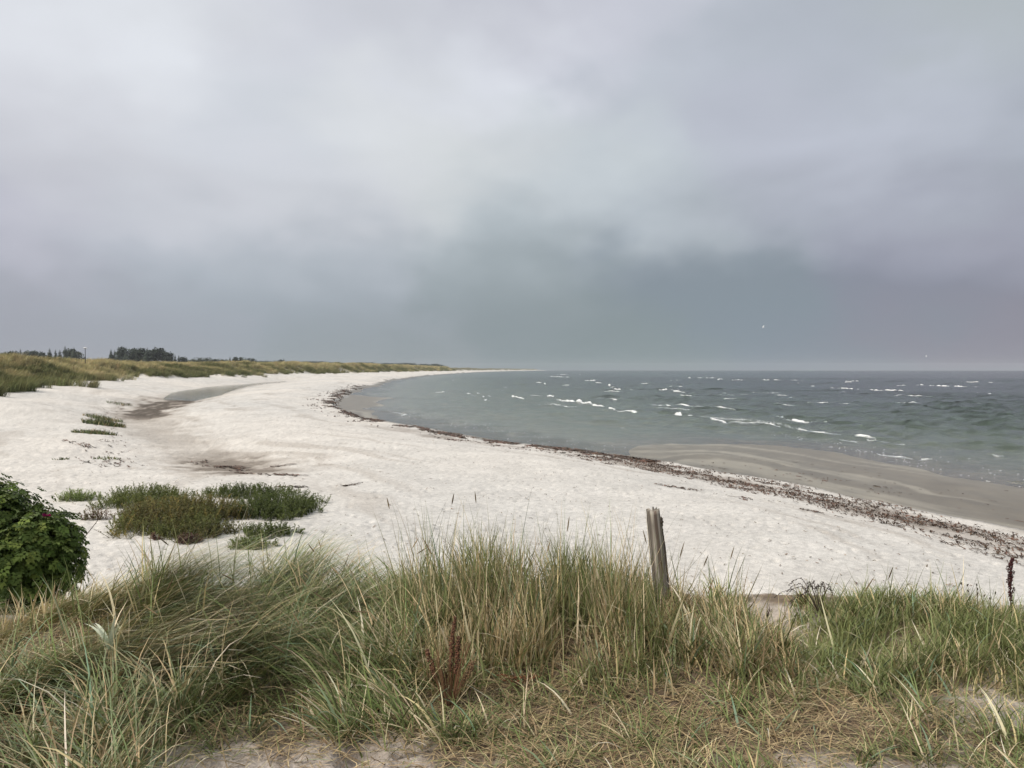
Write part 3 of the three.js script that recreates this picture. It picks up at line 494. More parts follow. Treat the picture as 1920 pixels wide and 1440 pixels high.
// ---------------------------------------------------------------- leaning fence post
{
  const r = rng(41), post = new THREE.Group(), H = 1.1, rows = 34, N = 56, P = [], C = [], idx = [], groove = [];
  const wood = [0.2, 0.175, 0.145], pale = [0.47, 0.43, 0.37], dark = [0.05, 0.038, 0.028], core = [0.13, 0.09, 0.068];
  for (let j = 0; j < N; j++) { const a = j / N * 6.283; groove.push({ base: 1 + 0.05 * Math.cos(2 * a + 0.4) + 0.03 * Math.cos(3 * a), cut: Math.max(0, vnoise(j * 0.55, 3.3) - 0.35) * 0.32 + (j % 9 === 4 ? 0.1 * hash(j, 3) : 0) }); }
  for (let k = 0; k <= rows; k++) for (let j = 0; j <= N; j++) {
    const g = groove[j % N], a = (j % N) / N * 6.283, t = k / rows, y = t * H, ragged = k === rows ? (0.014 * vnoise(j * 0.6, 9) - 0.008 * g.cut * 6) : 0, cut = g.cut * (0.5 + 0.5 * smooth(0.2, 0.9, t)) * (0.7 + 0.6 * vnoise(j * 0.3, y * 4)), R = (0.0435 + 0.003 * (1 - t)) * (g.base - cut + 0.03 * vnoise(j * 0.35, y * 5) - (t > 0.97 ? 0.05 : 0));
    P.push(Math.cos(a) * R, y + ragged, Math.sin(a) * R * 0.92);
    let c = mixc(wood, pale, clamp(0.35 + 1.2 * vnoise(j * 0.9, y * 2.2) + 0.6 * vnoise(j * 0.5, y * 9))); c = mixc(c, dark, clamp(cut * 11)); if (Math.abs(a - 1.35) < 0.3) c = mixc(c, core, 0.75 * smooth(0.45, 0.7, t)); C.push(...tint(c, r, 0.14));
  }
  for (let k = 0; k < rows; k++) for (let j = 0; j < N; j++) { const a = k * (N + 1) + j, b = a + 1, c = a + N + 1, e = c + 1; idx.push(a, c, e, a, e, b); }
  const mid = P.length / 3; P.push(0, H - 0.012, 0); C.push(...wood); for (let j = 0; j < N; j++) idx.push(rows * (N + 1) + j, mid, rows * (N + 1) + j + 1);
  const g = new THREE.BufferGeometry(); g.setAttribute('position', new THREE.Float32BufferAttribute(P, 3)); g.setAttribute('color', new THREE.Float32BufferAttribute(C, 3)); g.setIndex(idx); g.computeVertexNormals();
  part(post, 'stake', g, M.dry);
  const kn = new Soup(); for (const [dy, q] of [[0, 0.014], [0.018, 0.01], [-0.02, 0.011], [-0.05, 0.007]]) kn.lump(0.05, H - 0.085 + dy, 0.006, q, q * 1.5, q, dark, r); part(post, 'knot', kn.build(), M.dry);
  const sp = new Soup(); sp.tube([[0.046, H - 0.1, 0], [0.05, H - 0.25, 0.004], [0.05, H - 0.45, 0.002], [0.047, H - 0.6, 0]], [0.006, 0.009, 0.008, 0.003], [0.07, 0.055, 0.042], 5); part(post, 'split_strip', sp.build(), M.dry);
  const y0 = ground(0.98, 4.9); post.position.set(1.015, y0 - 0.415, -4.9); post.rotation.z = 0.1; post.rotation.x = -0.03; top(post, 'fence_post'); tag(post, 'weathered grey wooden fence post leaning left in the marram', 'post');
}

// ---------------------------------------------------------------- rose bush
{
  const r = rng(51), bush = new THREE.Group(), cx = -5.42, cd = 7.55, base = ground(cx, cd), s = new Soup(), st = new Soup();
  const lobes = [[0, 0.6, 0, 1.0, 0.66, 0.85], [0.62, 0.5, 0.1, 0.58, 0.52, 0.6], [-0.3, 0.98, -0.1, 0.62, 0.42, 0.6], [0.25, 0.92, 0.05, 0.45, 0.36, 0.5], [-0.85, 0.7, 0, 0.8, 0.6, 0.8], [0.25, 0.3, 0.5, 0.62, 0.42, 0.45], [-0.5, 0.4, 0.5, 0.8, 0.5, 0.5], [0.76, 0.72, 0.05, 0.38, 0.32, 0.42]];
  const D1 = [0.042, 0.072, 0.015], D2 = [0.085, 0.135, 0.027], D3 = [0.19, 0.25, 0.055];
  for (let n = 0; n < 10500; n++) {
    const L = lobes[Math.floor(r() * lobes.length)], a = r() * 6.283, e = Math.acos(1 - 2 * r()), q = (n % 3 ? 0.78 + 0.26 * r() ** 0.6 : 0.35 + 0.4 * r()) + 0.16 * vnoise(a * 3 + L[0] * 9, e * 4), x = L[0] + L[3] * q * Math.sin(e) * Math.cos(a), y = L[1] + L[4] * q * Math.cos(e), z = L[2] + L[5] * q * Math.sin(e) * Math.sin(a);
    if (y < 0.04) continue;
    const o = [x - L[0] + (r() - 0.5) * 0.5, (y - L[1]) * 1.2 + 0.3 + (r() - 0.5) * 0.4, z - L[2] + (r() - 0.5) * 0.5], ol = Math.hypot(...o), N = o.map((v) => v / ol), h = r() * 6.283, e0 = [Math.cos(h), -0.5 + r(), Math.sin(h)], d0 = [N[1] * e0[2] - N[2] * e0[1], N[2] * e0[0] - N[0] * e0[2], N[0] * e0[1] - N[1] * e0[0]], dn = Math.hypot(...d0) || 1, d = d0.map((v) => v / dn), sd = [N[1] * d[2] - N[2] * d[1], N[2] * d[0] - N[0] * d[2], N[0] * d[1] - N[1] * d[0]], c = tint(mixc(mixc(D1, D2, r()), D3, r() ** 3), r, 0.25), l = 0.085 + 0.035 * r();
    for (let k = 0; k < 3; k++) for (const g of [-1, 1]) { const p = [x + d[0] * l * (0.25 + k * 0.27), y + d[1] * l * (0.25 + k * 0.27) - k * 0.004, z + d[2] * l * (0.25 + k * 0.27)], dd = [d[0] * 0.45 + sd[0] * g, d[1] * 0.45 + sd[1] * g, d[2] * 0.45 + sd[2] * g], dl = Math.hypot(...dd); s.leaf(p, dd.map((v) => v / dl), [-d[0] * g, -d[1] * g, -d[2] * g], 0.04 + 0.012 * r(), 0.036, c, 0.3, 0.2); }
    s.leaf([x + d[0] * l * 0.85, y + d[1] * l * 0.85, z + d[2] * l * 0.85], d, sd, 0.048, 0.042, c, 0.3, 0.2);
  }
  for (let k = 0; k < 46; k++) { const a = r() * 6.283, e = 0.2 + 0.85 * r(), hx = Math.cos(a) * e + (r() < 0.4 ? 0.35 : 0), hz = Math.sin(a) * e * 0.8, hy = 0.5 + 0.6 * r(); st.tube([[hx * 0.45, -0.05, hz * 0.45], [hx * 0.7, hy * 0.5, hz * 0.7], [hx, hy, hz]], [0.009, 0.007, 0.004], tint([0.11, 0.075, 0.05], r), 5); }
  part(bush, 'foliage', s.build(), M.leaf).userData.kind = 'stuff'; part(bush, 'stems', st.build(), M.dry).userData.kind = 'stuff';
  const fl = new THREE.Group(); fl.name = 'flower'; fl.position.set(0.93, 1.0, 0.16); bush.add(fl);
  for (let k = 0; k < 5; k++) { const p = new Soup(), a = k / 5 * 6.283 + 0.3, d = [Math.cos(a) * 0.8, 0.55 + 0.3 * Math.sin(a), Math.sin(a) * 0.8]; p.leaf([0, 0, 0], d, [-Math.sin(a), 0.1, Math.cos(a)], 0.05, 0.058, tint([0.32, 0.015, 0.13], r, 0.2), 0.4, 0.1); part(fl, 'petal', p.build(), M.leaf); }
  { const p = new Soup(); p.tube([[0, -0.12, -0.02], [0, -0.04, 0], [0, 0.004, 0]], [0.003, 0.003, 0.006], [0.06, 0.09, 0.03], 5); part(fl, 'flower_stalk', p.build(), M.leaf); }
  for (const [x, y, z] of [[0.62, 0.9, 0.5], [-0.2, 0.8, 0.72]]) { const p = new Soup(); p.lump(0, 0, 0, 0.016, 0.014, 0.016, [0.3, 0.05, 0.015], r); p.tube([[0, 0.05, -0.01], [0, 0.012, 0]], [0.002, 0.003], [0.06, 0.09, 0.03], 4); part(bush, 'rose_hip', p.build(), M.leaf).position.set(x, y, z); }
  bush.position.set(cx, base, -cd); bush.scale.set(1, 1.06, 1); top(bush, 'rose_bush'); tag(bush, 'dark green leafy rose bush with one magenta flower at the left edge', 'bush');
}

// ---------------------------------------------------------------- low plants on the upper beach
/** spreading plant of leafy sprigs inside an uneven oval */
function sprigPlant(name, label, x, d, rx, rd, n, h, cols, seed, group) {
  const r = rng(seed), o = new THREE.Group(), y0 = ground(x, d), s = new Soup(), st = new Soup();
  for (let k = 0; k < n; k++) {
    const a = r() * 6.283, e = Math.sqrt(r()) * (0.78 + 0.3 * vnoise(a * 2 + seed, 1)), px = Math.cos(a) * e * rx, pd = Math.sin(a) * e * rd, L = h * (0.5 + 0.7 * r()) * (1 - 0.45 * e), py = ground(x + px, d + pd) - y0 - 0.02, hd = r() * 6.283, ln = 0.25 + 0.9 * r() * e, c = tint(mixc(cols[0], cols[1], clamp(r() * 0.7 + 0.5 * vnoise((x + px) * 1.3, (d + pd) * 1.3) + 0.15)), r, 0.25), cc = cols[2] && r() < 0.16 ? tint(cols[2], r) : c;
    const dir = [Math.cos(hd) * Math.sin(ln), Math.cos(ln), Math.sin(hd) * Math.sin(ln)], tip = [px + dir[0] * L, py + dir[1] * L, -pd + dir[2] * L];
    st.tube([[px, py, -pd], [px + dir[0] * L * 0.5, py + dir[1] * L * 0.55, -pd + dir[2] * L * 0.5], tip], [0.006, 0.005, 0.003], cc.map((v) => v * 0.9), 3);
    const m = Math.round(7 + L * 24);
    for (let q = 0; q < m; q++) { const t = 0.12 + 0.88 * q / m, w = r() * 6.283, up = 0.2 + 0.7 * r(), ld = [Math.cos(w) * Math.cos(up), Math.sin(up), Math.sin(w) * Math.cos(up)]; s.leaf([px + dir[0] * L * t, py + dir[1] * L * t, -pd + dir[2] * L * t], ld, [-Math.sin(w), 0, Math.cos(w)], 0.045 + 0.045 * r(), 0.018 + 0.016 * r(), cc, 0.2, 0.1); }
  }
  part(o, 'foliage', s.build(), M.leaf).userData.kind = 'stuff'; part(o, 'stems', st.build(), M.dry).userData.kind = 'stuff';
  o.position.set(x, y0, -d); top(o, name); tag(o, label, 'plant', group); return o;
}
const OL = [[0.13, 0.11, 0.042], [0.17, 0.19, 0.058], [0.28, 0.22, 0.065]], DG = [[0.075, 0.1, 0.026], [0.13, 0.16, 0.043]], PG = [[0.16, 0.22, 0.07], [0.27, 0.32, 0.12]], DK = [[0.1, 0.055, 0.045], [0.16, 0.09, 0.065]];
const GP = 'low plants on the upper beach';
sprigPlant('beach_saltbush', 'broad olive brown low plant in the middle of the sand beside the rose bush', -7.95, 18.2, 1.75, 2.1, 1250, 0.62, OL, 61, GP);
sprigPlant('beach_saltbush', 'dark olive plant at the near side of the broad brown one', -6.95, 16.7, 1.15, 0.95, 460, 0.46, [OL[0], DG[1]], 60, GP);
sprigPlant('beach_saltbush', 'olive green leafy plant at the left end of the scrub patch', -9.9, 20.6, 1.35, 1.4, 500, 0.56, [OL[1], DG[1]], 62, GP);
sprigPlant('beach_saltbush', 'wide dark green plant at the right end of the scrub patch', -6.0, 19.4, 1.5, 1.9, 820, 0.5, DG, 63, GP);
sprigPlant('beach_saltbush', 'narrow dark green plant along the back of the scrub patch', -7.6, 21.9, 1.9, 1.1, 430, 0.4, DG, 64, GP);
sprigPlant('beach_saltbush', 'small green plant in front of the dark scrub, nearest the right mound gap', -5.35, 16.7, 0.75, 0.6, 190, 0.33, DG, 65, GP);
sprigPlant('beach_saltbush', 'small green plant just behind the combed grass mound', -5.3, 15.5, 0.65, 0.45, 160, 0.28, [DG[1], PG[0]], 66, GP);
sprigPlant('beach_saltbush', 'small withered purple brown plant at the near edge of the scrub', -6.65, 15.8, 0.35, 0.3, 60, 0.24, DK, 67, GP);
sprigPlant('beach_saltbush', 'pale yellow green plant on the sand right of the rose flower', -11.9, 21, 0.75, 0.6, 150, 0.34, PG, 68, GP);
sprigPlant('beach_saltbush', 'sparse dry sprig plant at the right edge of the rose bush', -10.0, 18.3, 0.45, 0.35, 46, 0.34, [DK[1], DG[1]], 69, GP);
sprigPlant('beach_saltbush', 'tiny dark plant between the scrub patch and the rose bush', -7.5, 16.1, 0.16, 0.12, 16, 0.16, DK, 70, GP);
// tufts farther up the beach
function tuftPlant(label, x, d, rx, rd, n, h, seed) {
  const r = rng(seed), s = new Soup(), o = new THREE.Group(), y0 = ground(x, d);
  for (let k = 0; k < n; k++) { const a = r() * 6.283, e = Math.sqrt(r()), px = Math.cos(a) * e * rx, pd = Math.sin(a) * e * rd, L = h * (0.5 + 0.8 * r()) * (1 - 0.4 * e), c = r() < 0.12 ? tint(S2, r) : tint(mixc([0.045, 0.06, 0.02], [0.09, 0.12, 0.036], r()), r, 0.25); blade(s, px, ground(x + px, d + pd) - y0 - 0.02, -pd, L, r() * 6.283, 0.2 + 0.5 * r(), 0.8 + 0.7 * r(), 0.018 + 0.012 * r(), c, c, 4); }
  part(o, 'leaves', s.build(), M.farBlade); o.position.set(x, y0, -d); top(o, 'sand_grass_tuft'); tag(o, label, 'grass tuft', 'grass tufts far up the beach');
}
tuftPlant('larger green grass tuft, middle of the three on the far left sand', -28.4, 53.5, 1.2, 1.8, 700, 0.62, 71);
tuftPlant('thin green grass tuft just behind the larger one on the left sand', -32.2, 60.5, 1.3, 1.8, 420, 0.5, 72);
tuftPlant('flat dark green grass tuft left of and nearer than the larger one', -23.6, 43.4, 1.15, 1.1, 560, 0.4, 73);
tuftPlant('small grass tuft farthest up the left sand, near the runnel', -45.5, 89, 1.4, 1.6, 160, 0.5, 74);
tuftPlant('small olive tuft among seaweed on the left sand', -16.6, 31.4, 0.55, 0.5, 90, 0.2, 75);
tuftPlant('tiny sprout of grass alone on the left sand', -18, 30.6, 0.3, 0.25, 40, 0.18, 76);

// ---------------------------------------------------------------- seaweed
function weedBit(s, r, x, d, l, w, head, col, lift = 0.05) {
  const k = 4, pts = [], ws = []; let h = head;
  for (let q = 0; q <= k; q++) { const t = q / k, px = x + Math.cos(h) * l * (t - 0.5), pd = d + Math.sin(h) * l * (t - 0.5); h += (r() - 0.5) * 0.5; pts.push([px, ground(px, pd) + 0.012 + lift * r(), -pd]); ws.push(w * (0.5 + 0.8 * r())); }
  const a = (r() - 0.5) * 1.2; s.ribbon(pts, ws, [Math.sin(head) * Math.cos(a), Math.sin(a), Math.cos(head) * Math.cos(a)], tint(col, r, 0.4));
}
const W1 = [0.075, 0.05, 0.034], W2 = [0.15, 0.08, 0.052], W3 = [0.045, 0.033, 0.022];
const pickWeed = (r) => mixc(mixc(W3, W1, r()), W2, r() ** 2);
/** a point beside the shore line: share along by distance ahead, offset inland */
function beside(d, off) { let k = 0; while (SHORE[k + 1][1] < d) k++; const a = SHORE[k], b = SHORE[k + 1], t = (d - a[1]) / (b[1] - a[1]), ex = b[0] - a[0], ed = b[1] - a[1], l = Math.hypot(ex, ed); return [mix(a[0], b[0], t) - ed / l * off, d + ex / l * off, Math.atan2(ed, ex)]; }
{
  const r = rng(81), s = new Soup();
  for (let k = 0; k < 8200; k++) {
    const d = 14 + 26 * r() ** 1.1, band = r(), off = band < 0.62 ? 3.0 + (r() + r() - 1) * 2.3 + 0.12 * (30 - d) * 0.3 : band < 0.82 ? 1.3 + (r() + r() - 1) * 0.8 : band < 0.92 ? 5.0 + (r() - 0.5) * 1.2 : -1.5 - 7 * r() * r(), [x, dd, h] = beside(d, off), dens = fbm(off * 2.2 + 3, dd * 0.5, 3) * 1.2 + 0.3 * (band < 0.62) - (band >= 0.82) * 0.06;
    if (dens < 0.02) continue;
    weedBit(s, r, x, dd, (0.07 + 0.2 * r() * r() + 0.05 * r()) * (r() < 0.15 ? 2.4 : 1), 0.015 + 0.035 * r(), h + (r() - 0.5) * 1.6, pickWeed(r), band < 0.62 ? 0.07 : 0.03);
  }
  const m = new THREE.Mesh(s.build(), M.weed); top(m, 'seaweed_wrack'); tag(m, 'dark red brown band of washed up seaweed along the right shore', 'seaweed', 'seaweed left by the tide', 'stuff');
}
{
  const r = rng(82), s = new Soup();
  for (let k = 0; k < 5200; k++) {
    const d = 38 * Math.exp(r() * Math.log(230 / 38)), [x, dd, h] = beside(d, 0.75 + (r() + r() - 1) * 0.7 * (1 + d / 120) + (r() < 0.15 ? r() * 3 : 0)), sc = 1 + d / 90;
    if (fbm(x * 0.4, dd * 0.2, 3) < -0.03) continue;
    weedBit(s, r, x, dd, (0.12 + 0.3 * r()) * sc, (0.03 + 0.06 * r()) * sc, h + (r() - 0.5) * 0.8, pickWeed(r), 0.06);
  }
  const m = new THREE.Mesh(s.build(), M.weed); top(m, 'seaweed_wrack'); tag(m, 'thin dark seaweed line along the edge of the bay water', 'seaweed', 'seaweed left by the tide', 'stuff');
}
{ // thin lines on the dry sand, drift in the hollow and specks
  const r = rng(83), s = new Soup();
  const line = (pts, n, wob, l) => { for (let k = 0; k < n; k++) { const t = r() * (pts.length - 1), q = Math.floor(t), a = pts[q], b = pts[Math.min(q + 1, pts.length - 1)], f = t - q, x = mix(a[0], b[0], f) + (r() + r() - 1) * wob * 0.5, d = mix(a[1], b[1], f) + (r() + r() - 1) * wob; if (fbm(x * 1.2, d * 0.8, 2) < -0.12) continue; weedBit(s, r, x, d, l * (0.5 + r()), 0.02 + 0.04 * r(), Math.atan2(b[1] - a[1], b[0] - a[0]) + (r() - 0.5) * 0.9, pickWeed(r), 0.035); } };
  line([[13.4, 17.2], [10.4, 19.9], [7.4, 22.6], [4.6, 25.2]], 220, 0.35, 0.2);
  line([[9.9, 24.6], [6.2, 30.5], [3.4, 35]], 200, 0.8, 0.22);
  line([[4, 36], [-1, 42], [-6, 52]], 150, 1.8, 0.24);
  line([[-13.6, 33.4], [-11.4, 30.6], [-10, 28.8]], 130, 0.9, 0.35);
  line([[-12, 31.4], [-10.4, 30.4], [-8.6, 30.6]], 140, 0.5, 0.4);
  line([[-9.8, 27.2], [-8.5, 26.4], [-7, 26.2]], 80, 0.25, 0.3);
  line([[-7.3, 23.4], [-5.6, 23.6], [-4.7, 24.4]], 90, 0.16, 0.2);
  line([[-42, 94], [-37, 80], [-31, 66]], 150, 3.0, 0.7);
  line([[-44, 84], [-35, 66], [-27, 51], [-20, 38], [-16.5, 31], [-15, 29]], 330, 1.9, 0.4);
  line([[-21, 36], [-18, 33.5]], 60, 0.6, 0.35);
  for (let k = 0; k < 1500; k++) { const d = 13 + 50 * r() ** 1.5, x = mix(-0.6 * d, Math.min(0.6 * d, beside(d, 6)[0]), r()); weedBit(s, r, x, d, 0.05 + 0.12 * r() * r(), 0.02, r() * 3, mixc(pickWeed(r), S2, 0.4 * r()), 0.02); }
  const m = new THREE.Mesh(s.build(), M.weed); top(m, 'seaweed_wrack'); tag(m, 'scattered dark strands of seaweed on the dry white sand', 'seaweed', 'seaweed left by the tide', 'stuff');
}

// ---------------------------------------------------------------- dry herbs among the grass
const fruitStem = (o, r, pts, rad, n, size, col, stemCol, gap = 0) => { const s = new Soup(); s.tube(pts, pts.map((_, k) => rad * (1 - 0.6 * k / (pts.length - 1))), stemCol, 5); for (let k = 0; k < n; k++) { const t = gap + (1 - gap) * r(), q = t * (pts.length - 1), a = Math.floor(Math.min(q, pts.length - 1.001)), f = q - a, w = r() * 6.283, e = size * (0.7 + 0.9 * r()) * (0.6 + 0.6 * Math.sin(Math.PI * clamp((t - gap) / (1 - gap) * 0.9 + 0.1))); s.lump(mix(pts[a][0], pts[a + 1][0], f) + Math.cos(w) * e, mix(pts[a][1], pts[a + 1][1], f) + (r() - 0.5) * size, mix(pts[a][2], pts[a + 1][2], f) + Math.sin(w) * e, size * 0.7, size * 0.7, size * 0.7, tint(col, r, 0.35), r); } part(o, 'seed_stalk', s.build(), M.dry); };
function herb(name, label, category, x, d, make) { const o = new THREE.Group(), y = ground(x, d); make(o); o.position.set(x, y, -d); top(o, name); tag(o, label, category); return o; }
herb('dock_plant', 'dark maroon dock seed spike standing alone at the right edge', 'dock', 3.26, 5.0, (o) => { const r = rng(91); fruitStem(o, r, [[0, -0.05, 0], [0.005, 0.15, 0], [-0.006, 0.3, 0.005], [-0.004, 0.42, 0], [0.012, 0.47, 0]], 0.005, 330, 0.0075, [0.055, 0.014, 0.014], [0.06, 0.03, 0.02], 0.32); for (const [a, y] of [[1, 0.22], [-1, 0.27], [1, 0.33], [-1, 0.36]]) fruitStem(o, r, [[0, y, 0], [a * 0.016, y + 0.03, 0], [a * 0.022, y + 0.06, 0]], 0.002, 26, 0.006, [0.05, 0.014, 0.014], [0.06, 0.03, 0.02]); });
herb('dock_plant', 'rust red dry dock plant among the grass at centre', 'dock', -0.31, 3.78, (o) => { const r = rng(92), c = [0.135, 0.062, 0.034], sc = [0.23, 0.13, 0.065]; fruitStem(o, r, [[0, -0.04, 0], [0.005, 0.16, 0], [0.01, 0.32, 0], [0.03, 0.46, 0]], 0.005, 300, 0.0065, c, sc, 0.4); fruitStem(o, r, [[0.01, 0, 0], [0.035, 0.18, 0.01], [0.045, 0.36, 0]], 0.004, 170, 0.008, c, sc, 0.5); fruitStem(o, r, [[-0.01, 0, 0], [-0.07, 0.16, 0], [-0.11, 0.3, 0.01]], 0.004, 110, 0.008, c, sc, 0.5); fruitStem(o, r, [[0.01, 0, 0], [0.07, 0.13, 0], [0.12, 0.24, 0]], 0.004, 110, 0.008, mixc(c, S2, 0.35), sc, 0.45); for (let k = 0; k < 44; k++) { const st = new Soup(), a = (r() - 0.5) * 1.2, l = 0.15 + 0.2 * r(); st.tube([[a * 0.04, 0, (r() - 0.5) * 0.05], [a * l * 0.5, l * 0.55, (r() - 0.5) * 0.1], [a * l, l, (r() - 0.5) * 0.14]], [0.0022, 0.0018, 0.001], tint(mixc(sc, c, r()), r), 4); part(o, 'dry_stem', st.build(), M.dry); } });
herb('dock_plant', 'small rust brown dock plant lying low right of the rust red one', 'dock', 0.02, 3.95, (o) => { const r = rng(93); for (let k = 0; k < 12; k++) { const a = (r() - 0.5) * 2.4, l = 0.07 + 0.08 * r(); fruitStem(o, r, [[0, 0, 0], [a * l * 0.6, l * 0.5, (r() - 0.5) * 0.06], [a * l, l * 0.7, (r() - 0.5) * 0.1]], 0.002, 14, 0.006, [0.16, 0.06, 0.025], [0.16, 0.08, 0.04], 0.3); } });
herb('curly_dock', 'black brown herb with drooping seed branches left of the right mound', 'dock', 2.1, 5.25, (o) => { const r = rng(94); for (let k = 0; k < 17; k++) { const a = -1 + 1.35 * (k / 16) + (r() - 0.5) * 0.3, l = 0.13 + 0.1 * r(), z = (r() - 0.5) * 0.12, y = 0.1 + 0.12 * r(); fruitStem(o, r, [[0.02, 0, 0], [a * l * 0.45, y * 0.9, z * 0.5], [a * l * 0.85, y + 0.05, z], [a * l * 1.25, y + 0.03, z], [a * l * 1.5, y - 0.01, z]], 0.0022, 30, 0.0048, [0.035, 0.022, 0.015], [0.06, 0.042, 0.03], 0.35); } });
herb('dry_herb', 'thin brown dry herb in the gap right of the leaning post', 'herb', 1.64, 4.95, (o) => { const r = rng(95), c = [0.1, 0.055, 0.04]; const st = new Soup(); st.tube([[0, -0.03, 0], [0.01, 0.12, 0], [0.022, 0.2, 0]], [0.003, 0.003, 0.002], [0.09, 0.06, 0.045], 5); part(o, 'main_stem', st.build(), M.dry); for (let k = 0; k < 13; k++) { const a = (r() - 0.5) * 1.0, l = 0.05 + 0.05 * r(), y = 0.12 + 0.07 * r(); fruitStem(o, r, [[0.012, y, 0], [0.016 + a * l * 0.5, y + l * 0.5, (r() - 0.5) * 0.03], [0.02 + a * l * 0.7, y + l, (r() - 0.5) * 0.04]], 0.0014, 12, 0.003, c, c); } });
herb('dry_umbel_herb', 'thin stems with small dark button heads beside the maroon spike', 'herb', 3.12, 5.1, (o) => { const r = rng(96), c = [0.045, 0.032, 0.02]; for (const [x, y] of [[-0.1, 0.3], [-0.06, 0.29], [-0.04, 0.31], [-0.03, 0.28], [0.05, 0.22], [-0.08, 0.26], [0.09, 0.2], [-0.035, 0.25], [0.0, 0.13], [0.12, 0.24]]) { const s = new Soup(), z = (r() - 0.5) * 0.08; s.tube([[x * 0.25, -0.02, 0], [x * 0.55, y * 0.5, z * 0.5], [x, y, z]], [0.0022, 0.0018, 0.0012], tint([0.2, 0.17, 0.1], r), 4); for (let k = 0; k < 4; k++) s.lump(x + (r() - 0.5) * 0.006, y + k * 0.003, z + (r() - 0.5) * 0.006, 0.005, 0.006, 0.005, tint(c, r, 0.3), r); part(o, 'button_stalk', s.build(), M.dry); } });
// pale broad-leaved sprout
{
  const r = rng(97), o = new THREE.Group(), x = -2.0, d = 3.8, y = ground(x, d) + 0.1;
  for (const [h, l0, l1, L] of [[3.3, 0.5, 1.5, 0.2], [2.9, 0.3, 0.9, 0.16], [2.2, 0.05, 0.1, 0.19], [0.4, 0.15, 0.35, 0.19], [-0.5, 0.25, 0.5, 0.17], [3.8, 0.7, 1.9, 0.24]]) { const s = new Soup(); blade(s, 0, 0, 0, L, h, l0, l1, 0.013, [0.5, 0.57, 0.43], [0.68, 0.71, 0.57], 7, 0.1); part(o, 'leaf', s.build(), M.blade); }
  o.position.set(x, y + 0.14, -d); const st = new Soup(); st.tube([[0.01, -0.26, 0], [0, 0.01, 0]], [0.004, 0.005], [0.25, 0.27, 0.16], 5); part(o, 'stalk', st.build(), M.blade);
  top(o, 'lyme_grass_sprout'); tag(o, 'pale silvery sprout of broad leaves on the combed grass mound', 'plant');
}
// grey stick on the sand
{ const r = rng(98), s = new Soup(), o = new THREE.Group(), f = (x, d) => [x, ground(x, d) + 0.006, -d]; s.tube([f(-0.82, 3.58), f(-0.75, 3.52), f(-0.69, 3.46), f(-0.635, 3.42)], [0.003, 0.0055, 0.006, 0.004], [0.33, 0.32, 0.29], 6); part(o, 'shaft', s.build(), M.dry); const t = new Soup(); t.tube([f(-0.72, 3.49), f(-0.66, 3.49), f(-0.62, 3.475)], [0.003, 0.0025, 0.001], [0.42, 0.38, 0.3], 5); part(o, 'side_twig', t.build(), M.dry); top(o, 'dry_stick'); tag(o, 'grey dry stick lying on the bare sand at lower centre left', 'stick'); }

// ---------------------------------------------------------------- lamp post on the dunes
{
  const o = new THREE.Group(), x = -111, d = 200, y = ground(x, d), s = new Soup(), h = 10.55 - y;
  s.tube([[0, -0.3, 0], [0, h * 0.5, 0], [0, h, 0]], [0.11, 0.09, 0.07], [0.035, 0.04, 0.042], 8); part(o, 'pole', s.build(), M.dry);
  const head = new THREE.LatheGeometry([[0.06, -0.05], [0.35, 0], [0.5, 0.08], [0.48, 0.16], [0.2, 0.26], [0, 0.28]].map(([a, b]) => new THREE.Vector2(a, b)), 20); part(o, 'lamp_head', head, new THREE.MeshStandardMaterial({ color: new THREE.Color().setRGB(0.8, 0.82, 0.84), roughness: 0.4 })).position.y = h;
  o.position.set(x, y, -d); top(o, 'lamp_post'); tag(o, 'dark lamp post with white head rising above the far left dunes', 'lamp post');
}

// ---------------------------------------------------------------- trees behind the dunes
const NEEDLE = [[0.035, 0.05, 0.036], [0.055, 0.075, 0.05]], LEAFY = [[0.045, 0.06, 0.034], [0.07, 0.085, 0.045]];
function spruce(seed, slim) {
  const r = rng(seed), o = new THREE.Group(), s = new Soup(), t = new Soup();
  t.tube([[0, -0.03, 0], [0.004, 0.45, 0], [0, 1, 0]], [0.018, 0.012, 0.002], [0.06, 0.05, 0.04], 6);
  for (let k = 0; k < 24; k++) { const y = 0.08 + 0.9 * k / 24, reach = slim * (1 - y) ** 0.8 * (0.75 + 0.5 * r()) + 0.012; for (let q = 0; q < 8; q++) { const a = q / 8 * 6.283 + r() * 0.8, l = reach * (0.6 + 0.6 * r()), c = tint(mixc(NEEDLE[0], NEEDLE[1], r()), r), dr = -0.15 - 0.25 * r(), d = [Math.cos(a) * 0.95, dr, Math.sin(a) * 0.95]; s.leaf([0, y, 0], d, [-Math.sin(a), (r() - 0.5) * 0.6, Math.cos(a)], l, l * 0.55 + 0.02, c, 0.6); s.leaf([d[0] * l * 0.35, y + d[1] * l * 0.35, d[2] * l * 0.35], [d[0] * 0.8, -0.55, d[2] * 0.8], [-Math.sin(a), 0.2, Math.cos(a)], l * 0.55, l * 0.4, c, 0.4); } }
  part(o, 'trunk', t.build(), M.needle); part(o, 'crown', s.build(), M.needle); return o;
}
